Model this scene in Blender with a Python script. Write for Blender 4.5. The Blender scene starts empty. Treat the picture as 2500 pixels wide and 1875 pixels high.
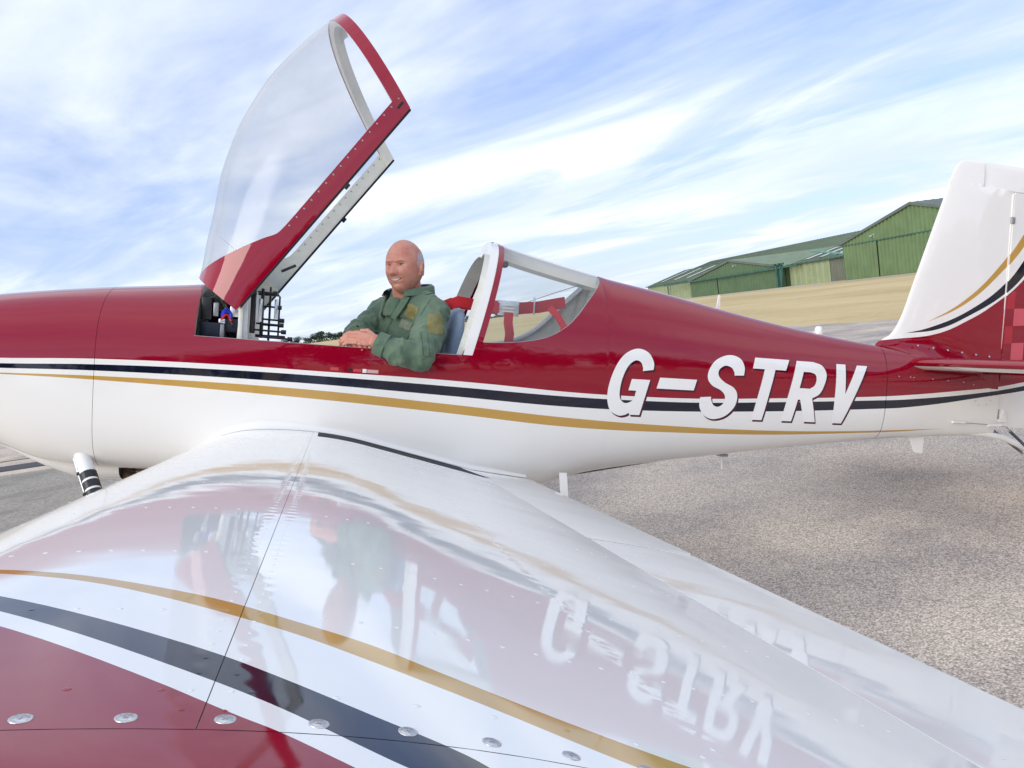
import bpy, bmesh, math, random
import numpy as np
from mathutils import Vector, Matrix, noise
from mathutils.bvhtree import BVHTree
random.seed(7)
rng = np.random.default_rng(7)
I = 0.0254
SC = bpy.context.scene
COL = SC.collection
R = math.radians

# ------------------------------------------------------------------ camera
# aircraft frame (inches): x aft, y to the left wing, z up.  World: z up from the ground.
GN = Vector((-0.206348, 0.008576, 0.978441)).normalized()      # ground normal in the aircraft frame
EX = (Vector((1, 0, 0)) - GN * GN.x).normalized()
EY = GN.cross(EX)
WM = Matrix((EX, EY, GN))                                       # aircraft -> world axes
CAM_A = Vector((91.153, 143.519, 19.795)) * I                   # camera in the aircraft frame
CAM_H = 1.37
ORG = CAM_A - GN * CAM_H                                        # ground point below the camera
def a2w(p_in):
    return WM @ (Vector(p_in) * I - ORG)
cam = bpy.data.cameras.new('camera')
camo = bpy.data.objects.new('camera', cam)
COL.objects.link(camo)
RC = Matrix(((0.97199628, 0.22580678, 0.06507328), (0.05535732, 0.04910292, -0.99725848), (0.22838302, -0.97293381, -0.0352278)))
right, down, fwd = (WM @ RC[0]), (WM @ RC[1]), (WM @ RC[2])
camo.matrix_world = Matrix(((right.x, -down.x, -fwd.x, 0), (right.y, -down.y, -fwd.y, 0), (right.z, -down.z, -fwd.z, CAM_H), (0, 0, 0, 1)))
cam.sensor_width = 36
cam.lens = 1876.6 / 2500 * 36
cam.clip_start = 0.02
cam.clip_end = 20000
SC.camera = camo

# ------------------------------------------------------------------ light
SUN_EL = R(19)
sun_dir = Vector((-0.84, 0.54, 0)).normalized() * math.cos(SUN_EL) + Vector((0, 0, math.sin(SUN_EL)))
sl = bpy.data.lights.new('sun', 'SUN')
sl.energy = 1.85
sl.angle = R(46)
sl.color = (1.0, 0.92, 0.80)
slo = bpy.data.objects.new('sun', sl)
slo.rotation_euler = sun_dir.to_track_quat('Z', 'Y').to_euler()
slo.location = (0, 0, 50)
COL.objects.link(slo)
SC.view_settings.view_transform = 'Standard'
SC.view_settings.look = 'None'
SC.view_settings.exposure = 0.62
SC.view_settings.gamma = 1
SC.view_settings.use_curve_mapping = False
SC.cycles.use_denoising = True
SC.cycles.max_bounces = 10
SC.cycles.transparent_max_bounces = 24

# ------------------------------------------------------------------ node helper
class NT:
    def __init__(s, nt):
        s.nt = nt
        nt.nodes.clear()
    def n(s, t, **kw):
        nd = s.nt.nodes.new(t)
        for k, v in kw.items():
            setattr(nd, k, v)
        return nd
    def link(s, a, b):
        s.nt.links.new(a, b)
    def put(s, sock, v):
        if isinstance(v, bpy.types.NodeSocket):
            s.link(v, sock)
        else:
            sock.default_value = v
    def math(s, op, a, b=None, c=None, clamp=False):
        nd = s.n('ShaderNodeMath', operation=op)
        nd.use_clamp = clamp
        s.put(nd.inputs[0], a)
        if b is not None: s.put(nd.inputs[1], b)
        if c is not None: s.put(nd.inputs[2], c)
        return nd.outputs[0]
    def vmath(s, op, a, b=None):
        nd = s.n('ShaderNodeVectorMath', operation=op)
        s.put(nd.inputs[0], a)
        if b is not None:
            s.put(nd.inputs[3 if op == 'SCALE' else 1], b)
        return nd.outputs[0]
    def mix(s, f, a, b):
        nd = s.n('ShaderNodeMix', data_type='RGBA')
        s.put(nd.inputs[0], f)
        s.put(nd.inputs[6], a if isinstance(a, bpy.types.NodeSocket) else (*a[:3], 1))
        s.put(nd.inputs[7], b if isinstance(b, bpy.types.NodeSocket) else (*b[:3], 1))
        return nd.outputs[2]
    def noise(s, vec, scale, detail=4, rough=0.5, dist=0.0):
        nd = s.n('ShaderNodeTexNoise')
        if vec is not None: s.link(vec, nd.inputs['Vector'])
        nd.inputs['Scale'].default_value = scale
        nd.inputs['Detail'].default_value = detail
        nd.inputs['Roughness'].default_value = rough
        nd.inputs['Distortion'].default_value = dist
        return nd.outputs[0]
    def ramp(s, f, lo, hi, a=0.0, b=1.0, smooth=True):
        nd = s.n('ShaderNodeMapRange')
        if smooth: nd.interpolation_type = 'SMOOTHSTEP'
        s.put(nd.inputs[0], f)
        for k, v in zip((1, 2, 3, 4), (lo, hi, a, b)): s.put(nd.inputs[k], v)
        return nd.outputs[0]
    def curve(s, x, pts, x0, x1, y0, y1):
        t = s.n('ShaderNodeFloatCurve')
        c = t.mapping.curves[0]
        P = sorted([((px - x0) / (x1 - x0), (py - y0) / (y1 - y0)) for px, py in pts])
        while len(c.points) > 2: c.points.remove(c.points[-1])
        c.points[0].location = P[0]
        c.points[1].location = P[-1]
        for p in P[1:-1]: c.points.new(*p)
        t.mapping.use_clip = False
        t.mapping.extend = 'EXTRAPOLATED'
        t.mapping.update()
        u = s.math('DIVIDE', s.math('SUBTRACT', x, x0), x1 - x0)
        s.link(u, t.inputs['Value'])
        return s.math('ADD', s.math('MULTIPLY', t.outputs[0], y1 - y0), y0)

def newmat(name):
    m = bpy.data.materials.new(name)
    m.use_nodes = True
    return m, NT(m.node_tree)
def finish(t, col, rough=0.5, metal=0.0, bump=None, coat=0.0, bs=1.0, spec=0.5, dist=0.01, sheen=0.0):
    b = t.n('ShaderNodeBsdfPrincipled')
    o = t.n('ShaderNodeOutputMaterial')
    t.put(b.inputs['Base Color'], col if isinstance(col, bpy.types.NodeSocket) else (*col[:3], 1))
    t.put(b.inputs['Roughness'], rough)
    b.inputs['Metallic'].default_value = metal
    b.inputs['Coat Weight'].default_value = coat
    b.inputs['Coat Roughness'].default_value = 0.02
    b.inputs['Specular IOR Level'].default_value = spec
    b.inputs['Sheen Weight'].default_value = sheen
    if bump is not None:
        bn = t.n('ShaderNodeBump')
        bn.inputs['Strength'].default_value = bs
        bn.inputs['Distance'].default_value = dist
        t.link(bump, bn.inputs['Height'])
        t.link(bn.outputs[0], b.inputs['Normal'])
        if coat: t.link(bn.outputs[0], b.inputs['Coat Normal'])
    t.link(b.outputs[0], o.inputs[0])
    return b
def simple(name, col, rough=0.5, metal=0.0, var=0.12, scale=30.0, bump=0.0, coat=0.0, spec=0.5):
    m, t = newmat(name)
    tc = t.n('ShaderNodeTexCoord').outputs['Object']
    n = t.noise(tc, scale, 5, 0.6)
    c = t.mix(t.ramp(n, 0.3, 0.7), tuple(x * (1 - var) for x in col), tuple(min(1, x * (1 + var)) for x in col))
    finish(t, c, rough, metal, n if bump else None, coat, bump, spec, 0.003)
    return m

# ------------------------------------------------------------------ world sky
world = bpy.data.worlds.new('World')
SC.world = world
world.use_nodes = True
t = NT(world.node_tree)
sky = t.n('ShaderNodeTexSky', sky_type='NISHITA')
sky.sun_disc = False
sky.sun_elevation = SUN_EL
sky.sun_rotation = math.atan2(sun_dir.x, sun_dir.y)
sky.air_density = 1.0
sky.dust_density = 0.6
sky.ozone_density = 3.0
gen = t.n('ShaderNodeTexCoord').outputs['Generated']
sep = t.n('ShaderNodeSeparateXYZ')
t.link(gen, sep.inputs[0])
zc = t.math('MAXIMUM', sep.outputs[2], 0.0)
den = t.math('ADD', zc, 0.10)
px_ = t.math('DIVIDE', sep.outputs[0], den)
py_ = t.math('DIVIDE', sep.outputs[1], den)
ang = math.atan2(-0.78, -0.62)                    # direction the cirrus streaks run along
ca, sa = math.cos(ang), math.sin(ang)
uu = t.math('ADD', t.math('MULTIPLY', px_, ca), t.math('MULTIPLY', py_, sa))
vv = t.math('SUBTRACT', t.math('MULTIPLY', py_, ca), t.math('MULTIPLY', px_, sa))
def cvec(su, sv, oz):
    c = t.n('ShaderNodeCombineXYZ')
    t.link(t.math('MULTIPLY', uu, su), c.inputs[0])
    t.link(t.math('MULTIPLY', vv, sv), c.inputs[1])
    c.inputs[2].default_value = oz
    return c.outputs[0]
n1 = t.noise(cvec(0.34, 0.60, 8.4), 1.0, 7, 0.55, 0.55)
n2 = t.noise(cvec(0.62, 1.25, 11.6), 1.0, 8, 0.58, 0.6)
n3 = t.noise(cvec(0.16, 0.28, 3.4), 1.0, 3, 0.5, 0.3)
n4 = t.noise(cvec(2.0, 3.4, 2.2), 1.0, 5, 0.55, 0.9)
cl = t.math('ADD', t.math('ADD', t.math('MULTIPLY', n1, 0.55), t.math('MULTIPLY', n2, 0.32)), t.math('ADD', t.math('MULTIPLY', n3, 0.40), t.math('MULTIPLY', n4, 0.11)))
dens = t.ramp(cl, 0.46, 0.82)
lowhaze = t.ramp(sep.outputs[2], 0.02, 0.50, 1.0, 0.12)
dens = t.math('MAXIMUM', dens, t.math('MULTIPLY', lowhaze, t.ramp(n2, 0.32, 0.58, 0.55, 1.0)))
shade = t.mix(t.ramp(n1, 0.40, 0.62), (0.55, 0.615, 0.76), (0.74, 0.785, 0.845))
shade = t.mix(t.ramp(n2, 0.40, 0.60), (0.53, 0.60, 0.75), shade)
skm = t.n('ShaderNodeMix', data_type='RGBA', blend_type='MULTIPLY')
skm.inputs[0].default_value = 1.0
t.link(sky.outputs[0], skm.inputs[6])
skm.inputs[7].default_value = (0.084, 0.090, 0.122, 1)
colr = t.mix(dens, skm.outputs[2], shade)
bg = t.n('ShaderNodeBackground')
t.link(colr, bg.inputs[0])
bg.inputs[1].default_value = 1.0
wo = t.n('ShaderNodeOutputWorld')
t.link(bg.outputs[0], wo.inputs[0])

# ------------------------------------------------------------------ object helpers
def tag(o, label, cat, group=None):
    o['label'] = label
    o['category'] = cat
    if group: o['group'] = group
    return o
def empty(name, loc=(0, 0, 0)):
    o = bpy.data.objects.new(name, None)
    COL.objects.link(o)
    o.location = loc
    o.empty_display_size = 0.2
    return o
def mk(name, V, F, mats, parent=None, smooth=True, idx=None, s=I, loc=None, sharp=None):
    me = bpy.data.meshes.new(name)
    V = np.asarray(V, float) * s
    me.from_pydata(V.tolist(), [], [tuple(int(i) for i in f) for f in F])
    if not isinstance(mats, (list, tuple)): mats = [mats]
    for m in mats: me.materials.append(m)
    if idx is not None: me.polygons.foreach_set('material_index', np.asarray(idx, np.int32))
    me.polygons.foreach_set('use_smooth', [bool(smooth)] * len(me.polygons))
    if sharp is not None:
        me.set_sharp_from_angle(angle=R(sharp))
    me.update()
    o = bpy.data.objects.new(name, me)
    COL.objects.link(o)
    if parent is not None: o.parent = parent
    if loc is not None: o.location = loc
    return o
def grid(P, closed_u=False, closed_v=False):
    """P: array (nu,nv,3) -> verts, quads"""
    nu, nv = P.shape[:2]
    F = []
    for i in range(nu - (0 if closed_u else 1)):
        for j in range(nv - (0 if closed_v else 1)):
            i2, j2 = (i + 1) % nu, (j + 1) % nv
            F.append((i * nv + j, i2 * nv + j, i2 * nv + j2, i * nv + j2))
    return P.reshape(-1, 3), F
class MB:
    """collects shapes into one mesh"""
    def __init__(s): s.V, s.F = [], []
    def add(s, V, F):
        b = len(s.V)
        s.V += [tuple(v) for v in V]
        s.F += [tuple(i + b for i in f) for f in F]
        return s
    def box(s, x0, x1, y0, y1, z0, z1):
        V = [(x, y, z) for x in (x0, x1) for y in (y0, y1) for z in (z0, z1)]
        return s.add(V, [(0, 1, 3, 2), (4, 6, 7, 5), (0, 4, 5, 1), (2, 3, 7, 6), (0, 2, 6, 4), (1, 5, 7, 3)])
    def bbox(s, x0, x1, y0, y1, z0, z1, b):
        """box with chamfered edges"""
        bm = bmesh.new()
        bmesh.ops.create_cube(bm, size=1)
        for v in bm.verts:
            v.co = Vector(((x0 + x1) / 2 + v.co.x * (x1 - x0), (y0 + y1) / 2 + v.co.y * (y1 - y0), (z0 + z1) / 2 + v.co.z * (z1 - z0)))
        bmesh.ops.bevel(bm, geom=bm.edges[:], offset=b, segments=2, affect='EDGES', profile=0.5)
        bm.verts.index_update()
        V = [tuple(v.co) for v in bm.verts]
        F = [[v.index for v in f.verts] for f in bm.faces]
        bm.free()
        return s.add(V, F)
    def tube(s, pts, rad, n=10, cap=True):
        P = [Vector(p) for p in pts]
        rads = rad if isinstance(rad, (list, tuple)) else [rad] * len(P)
        V, F = [], []
        up = None
        for i, p in enumerate(P):
            d = (P[min(i + 1, len(P) - 1)] - P[max(i - 1, 0)]).normalized()
            if up is None:
                up = Vector((0, 0, 1)) if abs(d.z) < 0.9 else Vector((1, 0, 0))
            a = d.cross(up).normalized()
            b = a.cross(d).normalized()
            up = b
            for k in range(n):
                th = 2 * math.pi * k / n
                V.append(tuple(p + (a * math.cos(th) + b * math.sin(th)) * rads[i]))
        for i in range(len(P) - 1):
            for k in range(n):
                k2 = (k + 1) % n
                F.append((i * n + k, i * n + k2, (i + 1) * n + k2, (i + 1) * n + k))
        if cap:
            F.append(tuple(range(n - 1, -1, -1)))
            F.append(tuple(range((len(P) - 1) * n, len(P) * n)))
        return s.add(V, F)
    def ell(s, c, r, rot=None, nu=16, nv=12):
        V, F = [], []
        for j in range(1, nv):
            ph = math.pi * j / nv
            for k in range(nu):
                th = 2 * math.pi * k / nu
                p = Vector((r[0] * math.sin(ph) * math.cos(th), r[1] * math.sin(ph) * math.sin(th), r[2] * math.cos(ph)))
                if rot is not None: p = rot @ p
                V.append(tuple(Vector(c) + p))
        for d in (1, -1):
            p = Vector((0, 0, r[2] * d))
            if rot is not None: p = rot @ p
            V.append(tuple(Vector(c) + p))
        for j in range(nv - 2):
            for k in range(nu):
                k2 = (k + 1) % nu
                F.append((j * nu + k, (j + 1) * nu + k, (j + 1) * nu + k2, j * nu + k2))
        T, B = (nv - 1) * nu, (nv - 1) * nu + 1
        for k in range(nu):
            k2 = (k + 1) % nu
            F.append((T, k, k2))
            F.append((B, (nv - 2) * nu + k2, (nv - 2) * nu + k))
        return s.add(V, F)
    def build(s, name, mat, parent=None, smooth=True, sc=I, sharp=40, loc=None):
        return mk(name, s.V, s.F, mat, parent, smooth, None, sc, loc, sharp)

def pchip(xs, ys):
    xs, ys = np.asarray(xs, float), np.asarray(ys, float)
    h = np.diff(xs); dl = np.diff(ys) / h
    d = np.zeros_like(ys)
    for i in range(1, len(xs) - 1):
        if dl[i - 1] * dl[i] > 0:
            w1, w2 = 2 * h[i] + h[i - 1], h[i] + 2 * h[i - 1]
            d[i] = (w1 + w2) / (w1 / dl[i - 1] + w2 / dl[i])
    d[0], d[-1] = dl[0], dl[-1]
    def f(x):
        x = np.clip(np.asarray(x, float), xs[0], xs[-1])
        i = np.clip(np.searchsorted(xs, x) - 1, 0, len(xs) - 2)
        tt = (x - xs[i]) / h[i]
        return ((1 + 2 * tt) * (1 - tt) ** 2 * ys[i] + tt * (1 - tt) ** 2 * h[i] * d[i] + tt * tt * (3 - 2 * tt) * ys[i + 1] + tt * tt * (tt - 1) * h[i] * d[i + 1])
    return f

# ------------------------------------------------------------------ materials
RED = (0.26, 0.0008, 0.016)
WHITE = (0.83, 0.825, 0.80)
NAVY = (0.006, 0.008, 0.022)
GOLD = (0.52, 0.31, 0.075)
def aircraft_xyz(t):
    tc = t.n('ShaderNodeTexCoord').outputs['Object']
    sp = t.n('ShaderNodeSeparateXYZ')
    t.link(t.vmath('SCALE', tc, 1 / I), sp.inputs[0])
    return tc, sp.outputs
def paintwork(t, col, tc, wave=0.6, extra=None, ior=1.6):
    """glossy two-pack paint with slight orange peel and dust"""
    n = t.noise(tc, 5.0, 2, 0.4)
    h = t.math('MULTIPLY', n, wave)
    if extra is not None: h = t.math('ADD', h, extra)
    dust = t.ramp(t.noise(tc, 14, 6, 0.65), 0.35, 0.75, 0.035, 0.075)
    b = finish(t, col, dust, 0, h, 0.0, 1.0, 0.5, 0.004)
    b.inputs['IOR'].default_value = ior
    return b

# fuselage: red over white with a navy and a gold cheat line
m_fus, t = newmat('fuselage_paint')
tc, (ax, ay, az) = aircraft_xyz(t)
E1 = [(20, 13.8), (43, 14.7), (56.2, 15.4), (75.4, 15.65), (90.5, 15.45), (104.8, 15.3), (117.7, 14.9), (133, 14.2), (145, 14.05), (159, 14.2), (174.1, 14.9), (199.9, 16.35), (208.2, 17.0), (226.5, 19.0), (234.3, 19.95), (241.6, 21.3), (256, 24.5)]
E2 = [(20, 13.1), (43, 13.9), (56.3, 14.55), (75, 14.85), (90.5, 14.7), (109.9, 14.2), (133, 13.4), (145, 13.3), (159, 13.45), (174.2, 14.15), (202.8, 15.75), (208.3, 16.1), (234.4, 19.15), (242.8, 20.7), (256, 23.7)]
E3 = [(20, 12.4), (43, 13.2), (56.3, 13.6), (84.2, 13.5), (110, 12.6), (133.1, 11.6), (150, 11.55), (170.9, 12.2), (203, 14.0), (208.5, 14.4), (234.5, 18.2), (242.9, 19.6), (256, 22.6)]
E4 = [(20, 11.9), (43.1, 12.5), (56.3, 12.8), (84.3, 12.55), (110, 11.2), (133.3, 9.6), (155, 8.8), (174.7, 8.55), (195, 8.95), (209, 9.6), (221.3, 10.27), (235, 10.5), (256, 10.5)]
E5 = [(20, 11.9), (43.1, 12.3), (56.4, 12.2), (84.3, 11.2), (110, 9.7), (133.4, 8.0), (155, 7.6), (174.8, 7.7), (195, 8.5), (209, 9.25), (221.3, 10.25), (235, 10.6), (256, 10.6)]
def edge(pts): return t.curve(ax, pts, 20, 256, 0, 40)
c = t.mix(t.math('GREATER_THAN', az, edge(E5)), WHITE, GOLD)
c = t.mix(t.math('GREATER_THAN', az, edge(E4)), c, WHITE)
c = t.mix(t.math('GREATER_THAN', az, edge(E3)), c, NAVY)
c = t.mix(t.math('GREATER_THAN', az, edge(E2)), c, WHITE)
c = t.mix(t.math('GREATER_THAN', az, edge(E1)), c, RED)
paintwork(t, c, tc, 0.5)

# fin and rudder
m_fin, t = newmat('fin_paint')
tc, (ax, ay, az) = aircraft_xyz(t)
def edge(pts): return t.curve(ax, pts, 200, 256, 0, 80)
c = t.mix(t.math('GREATER_THAN', az, edge([(200, 28.0), (205.2, 28.5), (208.5, 29.0), (219.3, 31.0), (226.8, 34.5), (231.7, 37.4), (240.9, 44.8), (256, 64)])), RED, WHITE)
nl = edge([(200, 29), (210.8, 30.4), (219.2, 31.9), (227.1, 35.6), (235.6, 40.8), (240.8, 45.6), (256, 66)])
nu_ = edge([(200, 29), (210.8, 30.4), (219.1, 32.9), (227, 36.8), (235.3, 42.9), (240.4, 49.0), (256, 74)])
gl = edge([(200, 28), (216.1, 33.2), (226.4, 38.5), (235, 46.2), (240.1, 52.0), (256, 76)])
gu = edge([(200, 27), (216.1, 33.2), (226.3, 39.5), (234.8, 48.1), (239.8, 54.8), (256, 80)])
for lo, hi, k in ((nl, nu_, NAVY), (gl, gu, GOLD)):
    msk = t.math('MULTIPLY', t.math('GREATER_THAN', az, lo), t.math('LESS_THAN', az, hi))
    c = t.mix(msk, c, k)
# chequerboard of two reds and pink low on the rudder
cu = t.math('FLOOR', t.math('DIVIDE', t.math('SUBTRACT', ax, 234.9), 3.6))
cv = t.math('FLOOR', t.math('DIVIDE', t.math('SUBTRACT', t.math('SUBTRACT', az, t.math('MULTIPLY', t.math('SUBTRACT', ax, 236), 0.1)), 26.0), 3.85))
chk = t.math('MODULO', t.math('ADD', t.math('ADD', cu, cv), 40), 2)
inz = t.math('MULTIPLY', t.math('GREATER_THAN', ax, 236.3), t.math('MULTIPLY', t.math('LESS_THAN', cv, 3.9), t.math('GREATER_THAN', az, 24.0)))
below = t.math('LESS_THAN', az, t.math('SUBTRACT', nl, 1.1))
lightred = t.mix(t.math('MODULO', t.math('ADD', cu, 40), 2), (0.42, 0.012, 0.03), (0.60, 0.085, 0.12))
c = t.mix(t.math('MULTIPLY', t.math('MULTIPLY', inz, chk), below), c, lightred)
def edgef(pts): return t.curve(ax, pts, 20, 256, 0, 40)
lc = t.mix(t.math('GREATER_THAN', az, edgef(E3)), WHITE, NAVY)
lc = t.mix(t.math('GREATER_THAN', az, edgef(E2)), lc, WHITE)
lc = t.mix(t.math('GREATER_THAN', az, edgef(E1)), lc, RED)
lowr = t.math('LESS_THAN', az, 23.6)
c = t.mix(lowr, c, lc)
paintwork(t, c, tc, 0.5)

# wing: white, gold, navy and red sweeping towards the tip
m_wing, t = newmat('wing_paint')
tc, (ax, ay, az) = aircraft_xyz(t)
yab = t.math('ABSOLUTE', ay)
def edge(pts): return t.curve(ax, pts, 68, 128, 90, 140)
w_gu = edge([(68, 105.4), (75, 109.7), (79.9, 112.6), (83.05, 114.2), (85.54, 115.65), (87.9, 117.1), (90.6, 119.15), (92.67, 120.6), (95.3, 122.75), (98.57, 124.75), (101.8, 126.25), (112, 130), (128, 131)])
w_gl = edge([(68, 105.4), (75, 110), (80.1, 113.3), (83.3, 115.05), (85.8, 116.75), (88.8, 119.0), (90.9, 120.6), (92.6, 122.0), (95.1, 123.9), (99.1, 126.5), (106, 130.2), (128, 137)])
w_nu = edge([(68, 106.5), (75, 111.7), (81.4, 116.7), (86.9, 121.0), (88.8, 122.5), (90.5, 124.0), (92.4, 125.65), (94.5, 127.3), (95.2, 128.0), (104, 132), (128, 139)])
w_nl = edge([(68, 107), (75, 112.6), (82.05, 118.5), (87.3, 123.0), (90.26, 125.55), (92.34, 127.5), (93.15, 128.2), (100, 133), (128, 140)])
w_r = edge([(68, 108), (75, 113.6), (82.7, 120.1), (87.6, 124.45), (89.55, 126.2), (90.5, 126.95), (92.1, 128.4), (97, 132.5), (128, 140)])
c = t.mix(t.math('GREATER_THAN', yab, w_gu), WHITE, GOLD)
c = t.mix(t.math('GREATER_THAN', yab, w_gl), c, WHITE)
c = t.mix(t.math('GREATER_THAN', yab, w_nu), c, NAVY)
c = t.mix(t.math('GREATER_THAN', yab, w_nl), c, WHITE)
c = t.mix(t.math('GREATER_THAN', yab, w_r), c, RED)
# rivet dimples pull the skin along the spar: a fine ripple either side of the joint
dsp = t.math('ABSOLUTE', t.math('SUBTRACT', ax, 88.83))
near = t.ramp(t.math('ABSOLUTE', t.math('SUBTRACT', dsp, 0.55)), 0.0, 0.45, 1.0, 0.0)
rip = t.math('MULTIPLY', t.math('SINE', t.math('MULTIPLY', yab, 2 * math.pi / 1.1)), near)
drs = t.ramp(t.math('ABSOLUTE', t.math('SUBTRACT', ax, 102.2)), 0.0, 0.5, 1.0, 0.0)
rip2 = t.math('MULTIPLY', t.math('SINE', t.math('MULTIPLY', yab, 2 * math.pi / 1.4)), drs)
paintwork(t, c, tc, 0.28, t.math('ADD', t.math('MULTIPLY', rip, t.ramp(t.noise(tc, 9, 3), 0.35, 0.7, 0.004, 0.018)), t.math('MULTIPLY', rip2, 0.012)), 1.65)

def plainpaint(name, col, wave=0.4):
    m, t = newmat(name)
    tc = t.n('ShaderNodeTexCoord').outputs['Object']
    paintwork(t, t.mix(t.ramp(t.noise(tc, 4, 4), 0.3, 0.7), tuple(x * 0.97 for x in col), col), tc, wave)
    return m
m_red = plainpaint('red_paint', RED)
m_white = plainpaint('white_paint', WHITE)
m_stabunder = plainpaint('stabilizer_paint', RED)
m_letter = plainpaint('letter_white', (0.88, 0.88, 0.87), 0.2)
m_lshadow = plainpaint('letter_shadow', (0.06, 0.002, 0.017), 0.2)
m_inner = simple('interior_paint', (0.62, 0.63, 0.58), 0.45, 0, 0.06, 12)
m_dark = simple('dark_gap', (0.012, 0.012, 0.014), 0.7, 0, 0.2)
m_jointgrey = simple('joint_sealant', (0.10, 0.10, 0.12), 0.7, 0, 0.2)
m_black = simple('black_plastic', (0.012, 0.012, 0.015), 0.35, 0, 0.3, 60)
m_navybox = simple('dark_blue_case', (0.010, 0.014, 0.035), 0.4, 0, 0.2, 40)
m_grey = simple('grey_metal', (0.33, 0.34, 0.36), 0.35, 0.6, 0.15, 40)
m_alu = simple('aluminium', (0.72, 0.73, 0.75), 0.28, 1.0, 0.1, 60)
m_steel = simple('screw_steel', (0.62, 0.61, 0.60), 0.32, 1.0, 0.2, 300, 0.2)
m_bronze = simple('heat_stained_pipe', (0.20, 0.13, 0.08), 0.4, 0.7, 0.3, 20)
m_rubber = simple('tyre_rubber', (0.02, 0.02, 0.02), 0.8, 0, 0.2, 80)
m_seat = simple('pale_blue_fabric', (0.30, 0.38, 0.50), 0.85, 0, 0.08, 120, 0.3)
m_belt = simple('red_webbing', (0.50, 0.008, 0.018), 0.7, 0, 0.12, 200, 0.4)
m_grip = simple('grip_tape', (0.018, 0.022, 0.032), 0.85, 0, 0.35, 500, 0.5)
m_blue = simple('blue_wire', (0.01, 0.03, 0.6), 0.4, 0, 0.1)
m_redwire = simple('red_wire', (0.55, 0.02, 0.02), 0.4, 0, 0.1)
m_olivewire = simple('olive_loom', (0.06, 0.07, 0.04), 0.6, 0, 0.3)

def glass(name, tint, refl=1.0, haze=0.17):
    m, t = newmat(name)
    tr = t.n('ShaderNodeBsdfTransparent')
    tr.inputs[0].default_value = (*tint, 1)
    gl = t.n('ShaderNodeBsdfGlossy')
    gl.inputs['Roughness'].default_value = 0.16
    tc = t.n('ShaderNodeTexCoord').outputs['Object']
    bn = t.n('ShaderNodeBump')
    bn.inputs['Strength'].default_value = 0.5
    bn.inputs['Distance'].default_value = 0.004
    t.link(t.noise(tc, 4, 2, 0.4), bn.inputs['Height'])
    t.link(bn.outputs[0], gl.inputs['Normal'])
    ge = t.n('ShaderNodeNewGeometry')
    dt = t.n('ShaderNodeVectorMath', operation='DOT_PRODUCT')
    t.link(ge.outputs['Incoming'], dt.inputs[0]); t.link(ge.outputs['Normal'], dt.inputs[1])
    k = t.math('POWER', t.math('SUBTRACT', 1.0, t.math('ABSOLUTE', dt.outputs['Value'])), 5.0)
    f = t.math('MULTIPLY', t.math('ADD', 0.05, t.math('MULTIPLY', k, 0.95)), refl, clamp=True)
    mx = t.n('ShaderNodeMixShader')
    t.link(f, mx.inputs[0])
    t.link(tr.outputs[0], mx.inputs[1])
    t.link(gl.outputs[0], mx.inputs[2])
    o = t.n('ShaderNodeOutputMaterial')
    df = t.n('ShaderNodeBsdfDiffuse')
    df.inputs[0].default_value = (0.75, 0.76, 0.78, 1)
    m2 = t.n('ShaderNodeMixShader')
    t.put(m2.inputs[0], t.ramp(t.noise(tc, 3, 5, 0.6), 0.3, 0.75, haze * .4, haze))
    t.link(mx.outputs[0], m2.inputs[1]); t.link(df.outputs[0], m2.inputs[2])
    t.link(m2.outputs[0], o.inputs[0])
    return m
m_glass = glass('canopy_acrylic', (0.89, 0.90, 0.905), 1.0)
m_glass2 = glass('window_acrylic', (0.93, 0.945, 0.93), 1.0, 0.06)

# ------------------------------------------------------------------ setting: ground
def sheet(name, poly, z, mat, label=None):
    V = [(x, y, z) for x, y in poly]
    o = mk(name, V, [tuple(range(len(V)))], mat, None, False, None, 1.0)
    o['kind'] = 'structure'
    return o
m_field, t = newmat('dry_grass')
tc = t.n('ShaderNodeTexCoord').outputs['Object']
mp = t.n('ShaderNodeMapping')
mp.inputs['Scale'].default_value = (1, 0.35, 1)
t.link(tc, mp.inputs[0])
n1 = t.noise(mp.outputs[0], 0.12, 8, 0.65)
n2 = t.noise(tc, 3.0, 6, 0.7)
n3 = t.noise(mp.outputs[0], 0.012, 4, 0.5)
c = t.mix(t.ramp(n1, 0.35, 0.65), (0.46, 0.34, 0.15), (0.62, 0.48, 0.25))
c = t.mix(t.ramp(n2, 0.4, 0.75), c, (0.58, 0.48, 0.30))
c = t.mix(t.ramp(n3, 0.5, 0.7, 0, 0.5), c, (0.40, 0.34, 0.16))
finish(t, c, 0.95, 0, n2, 0, 0.6, 0.2, 0.05)
ground = sheet('ground', [(-6000, -9000), (6000, -9000), (6000, 3000), (-6000, 3000)], 0.0, m_field)

m_tar, t = newmat('weathered_asphalt')
tc = t.n('ShaderNodeTexCoord').outputs['Object']
vo = t.n('ShaderNodeTexVoronoi')
vo.inputs['Scale'].default_value = 135
t.link(tc, vo.inputs['Vector'])
vcol = t.n('ShaderNodeSeparateColor')
t.link(vo.outputs['Color'], vcol.inputs[0])
n1 = t.noise(tc, 60, 5, 0.75)
n2 = t.noise(tc, 0.55, 5, 0.6)
n3 = t.noise(tc, 1.9, 4, 0.6)
st = t.mix(vcol.outputs[0], (0.40, 0.345, 0.295), (0.76, 0.675, 0.585))
st = t.mix(t.ramp(n1, 0.52, 0.72, 0, .8), st, (0.10, 0.095, 0.095))
st = t.mix(t.ramp(vo.outputs['Distance'], 0.40, 0.75, 0, 0.5), st, (0.09, 0.085, 0.085))
big = t.mix(t.ramp(n2, 0.35, 0.65), (0.74, 0.74, 0.77), (1.30, 1.24, 1.16))  # broad cool and warm blotches, painting patches of light into the asphalt colour
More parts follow.
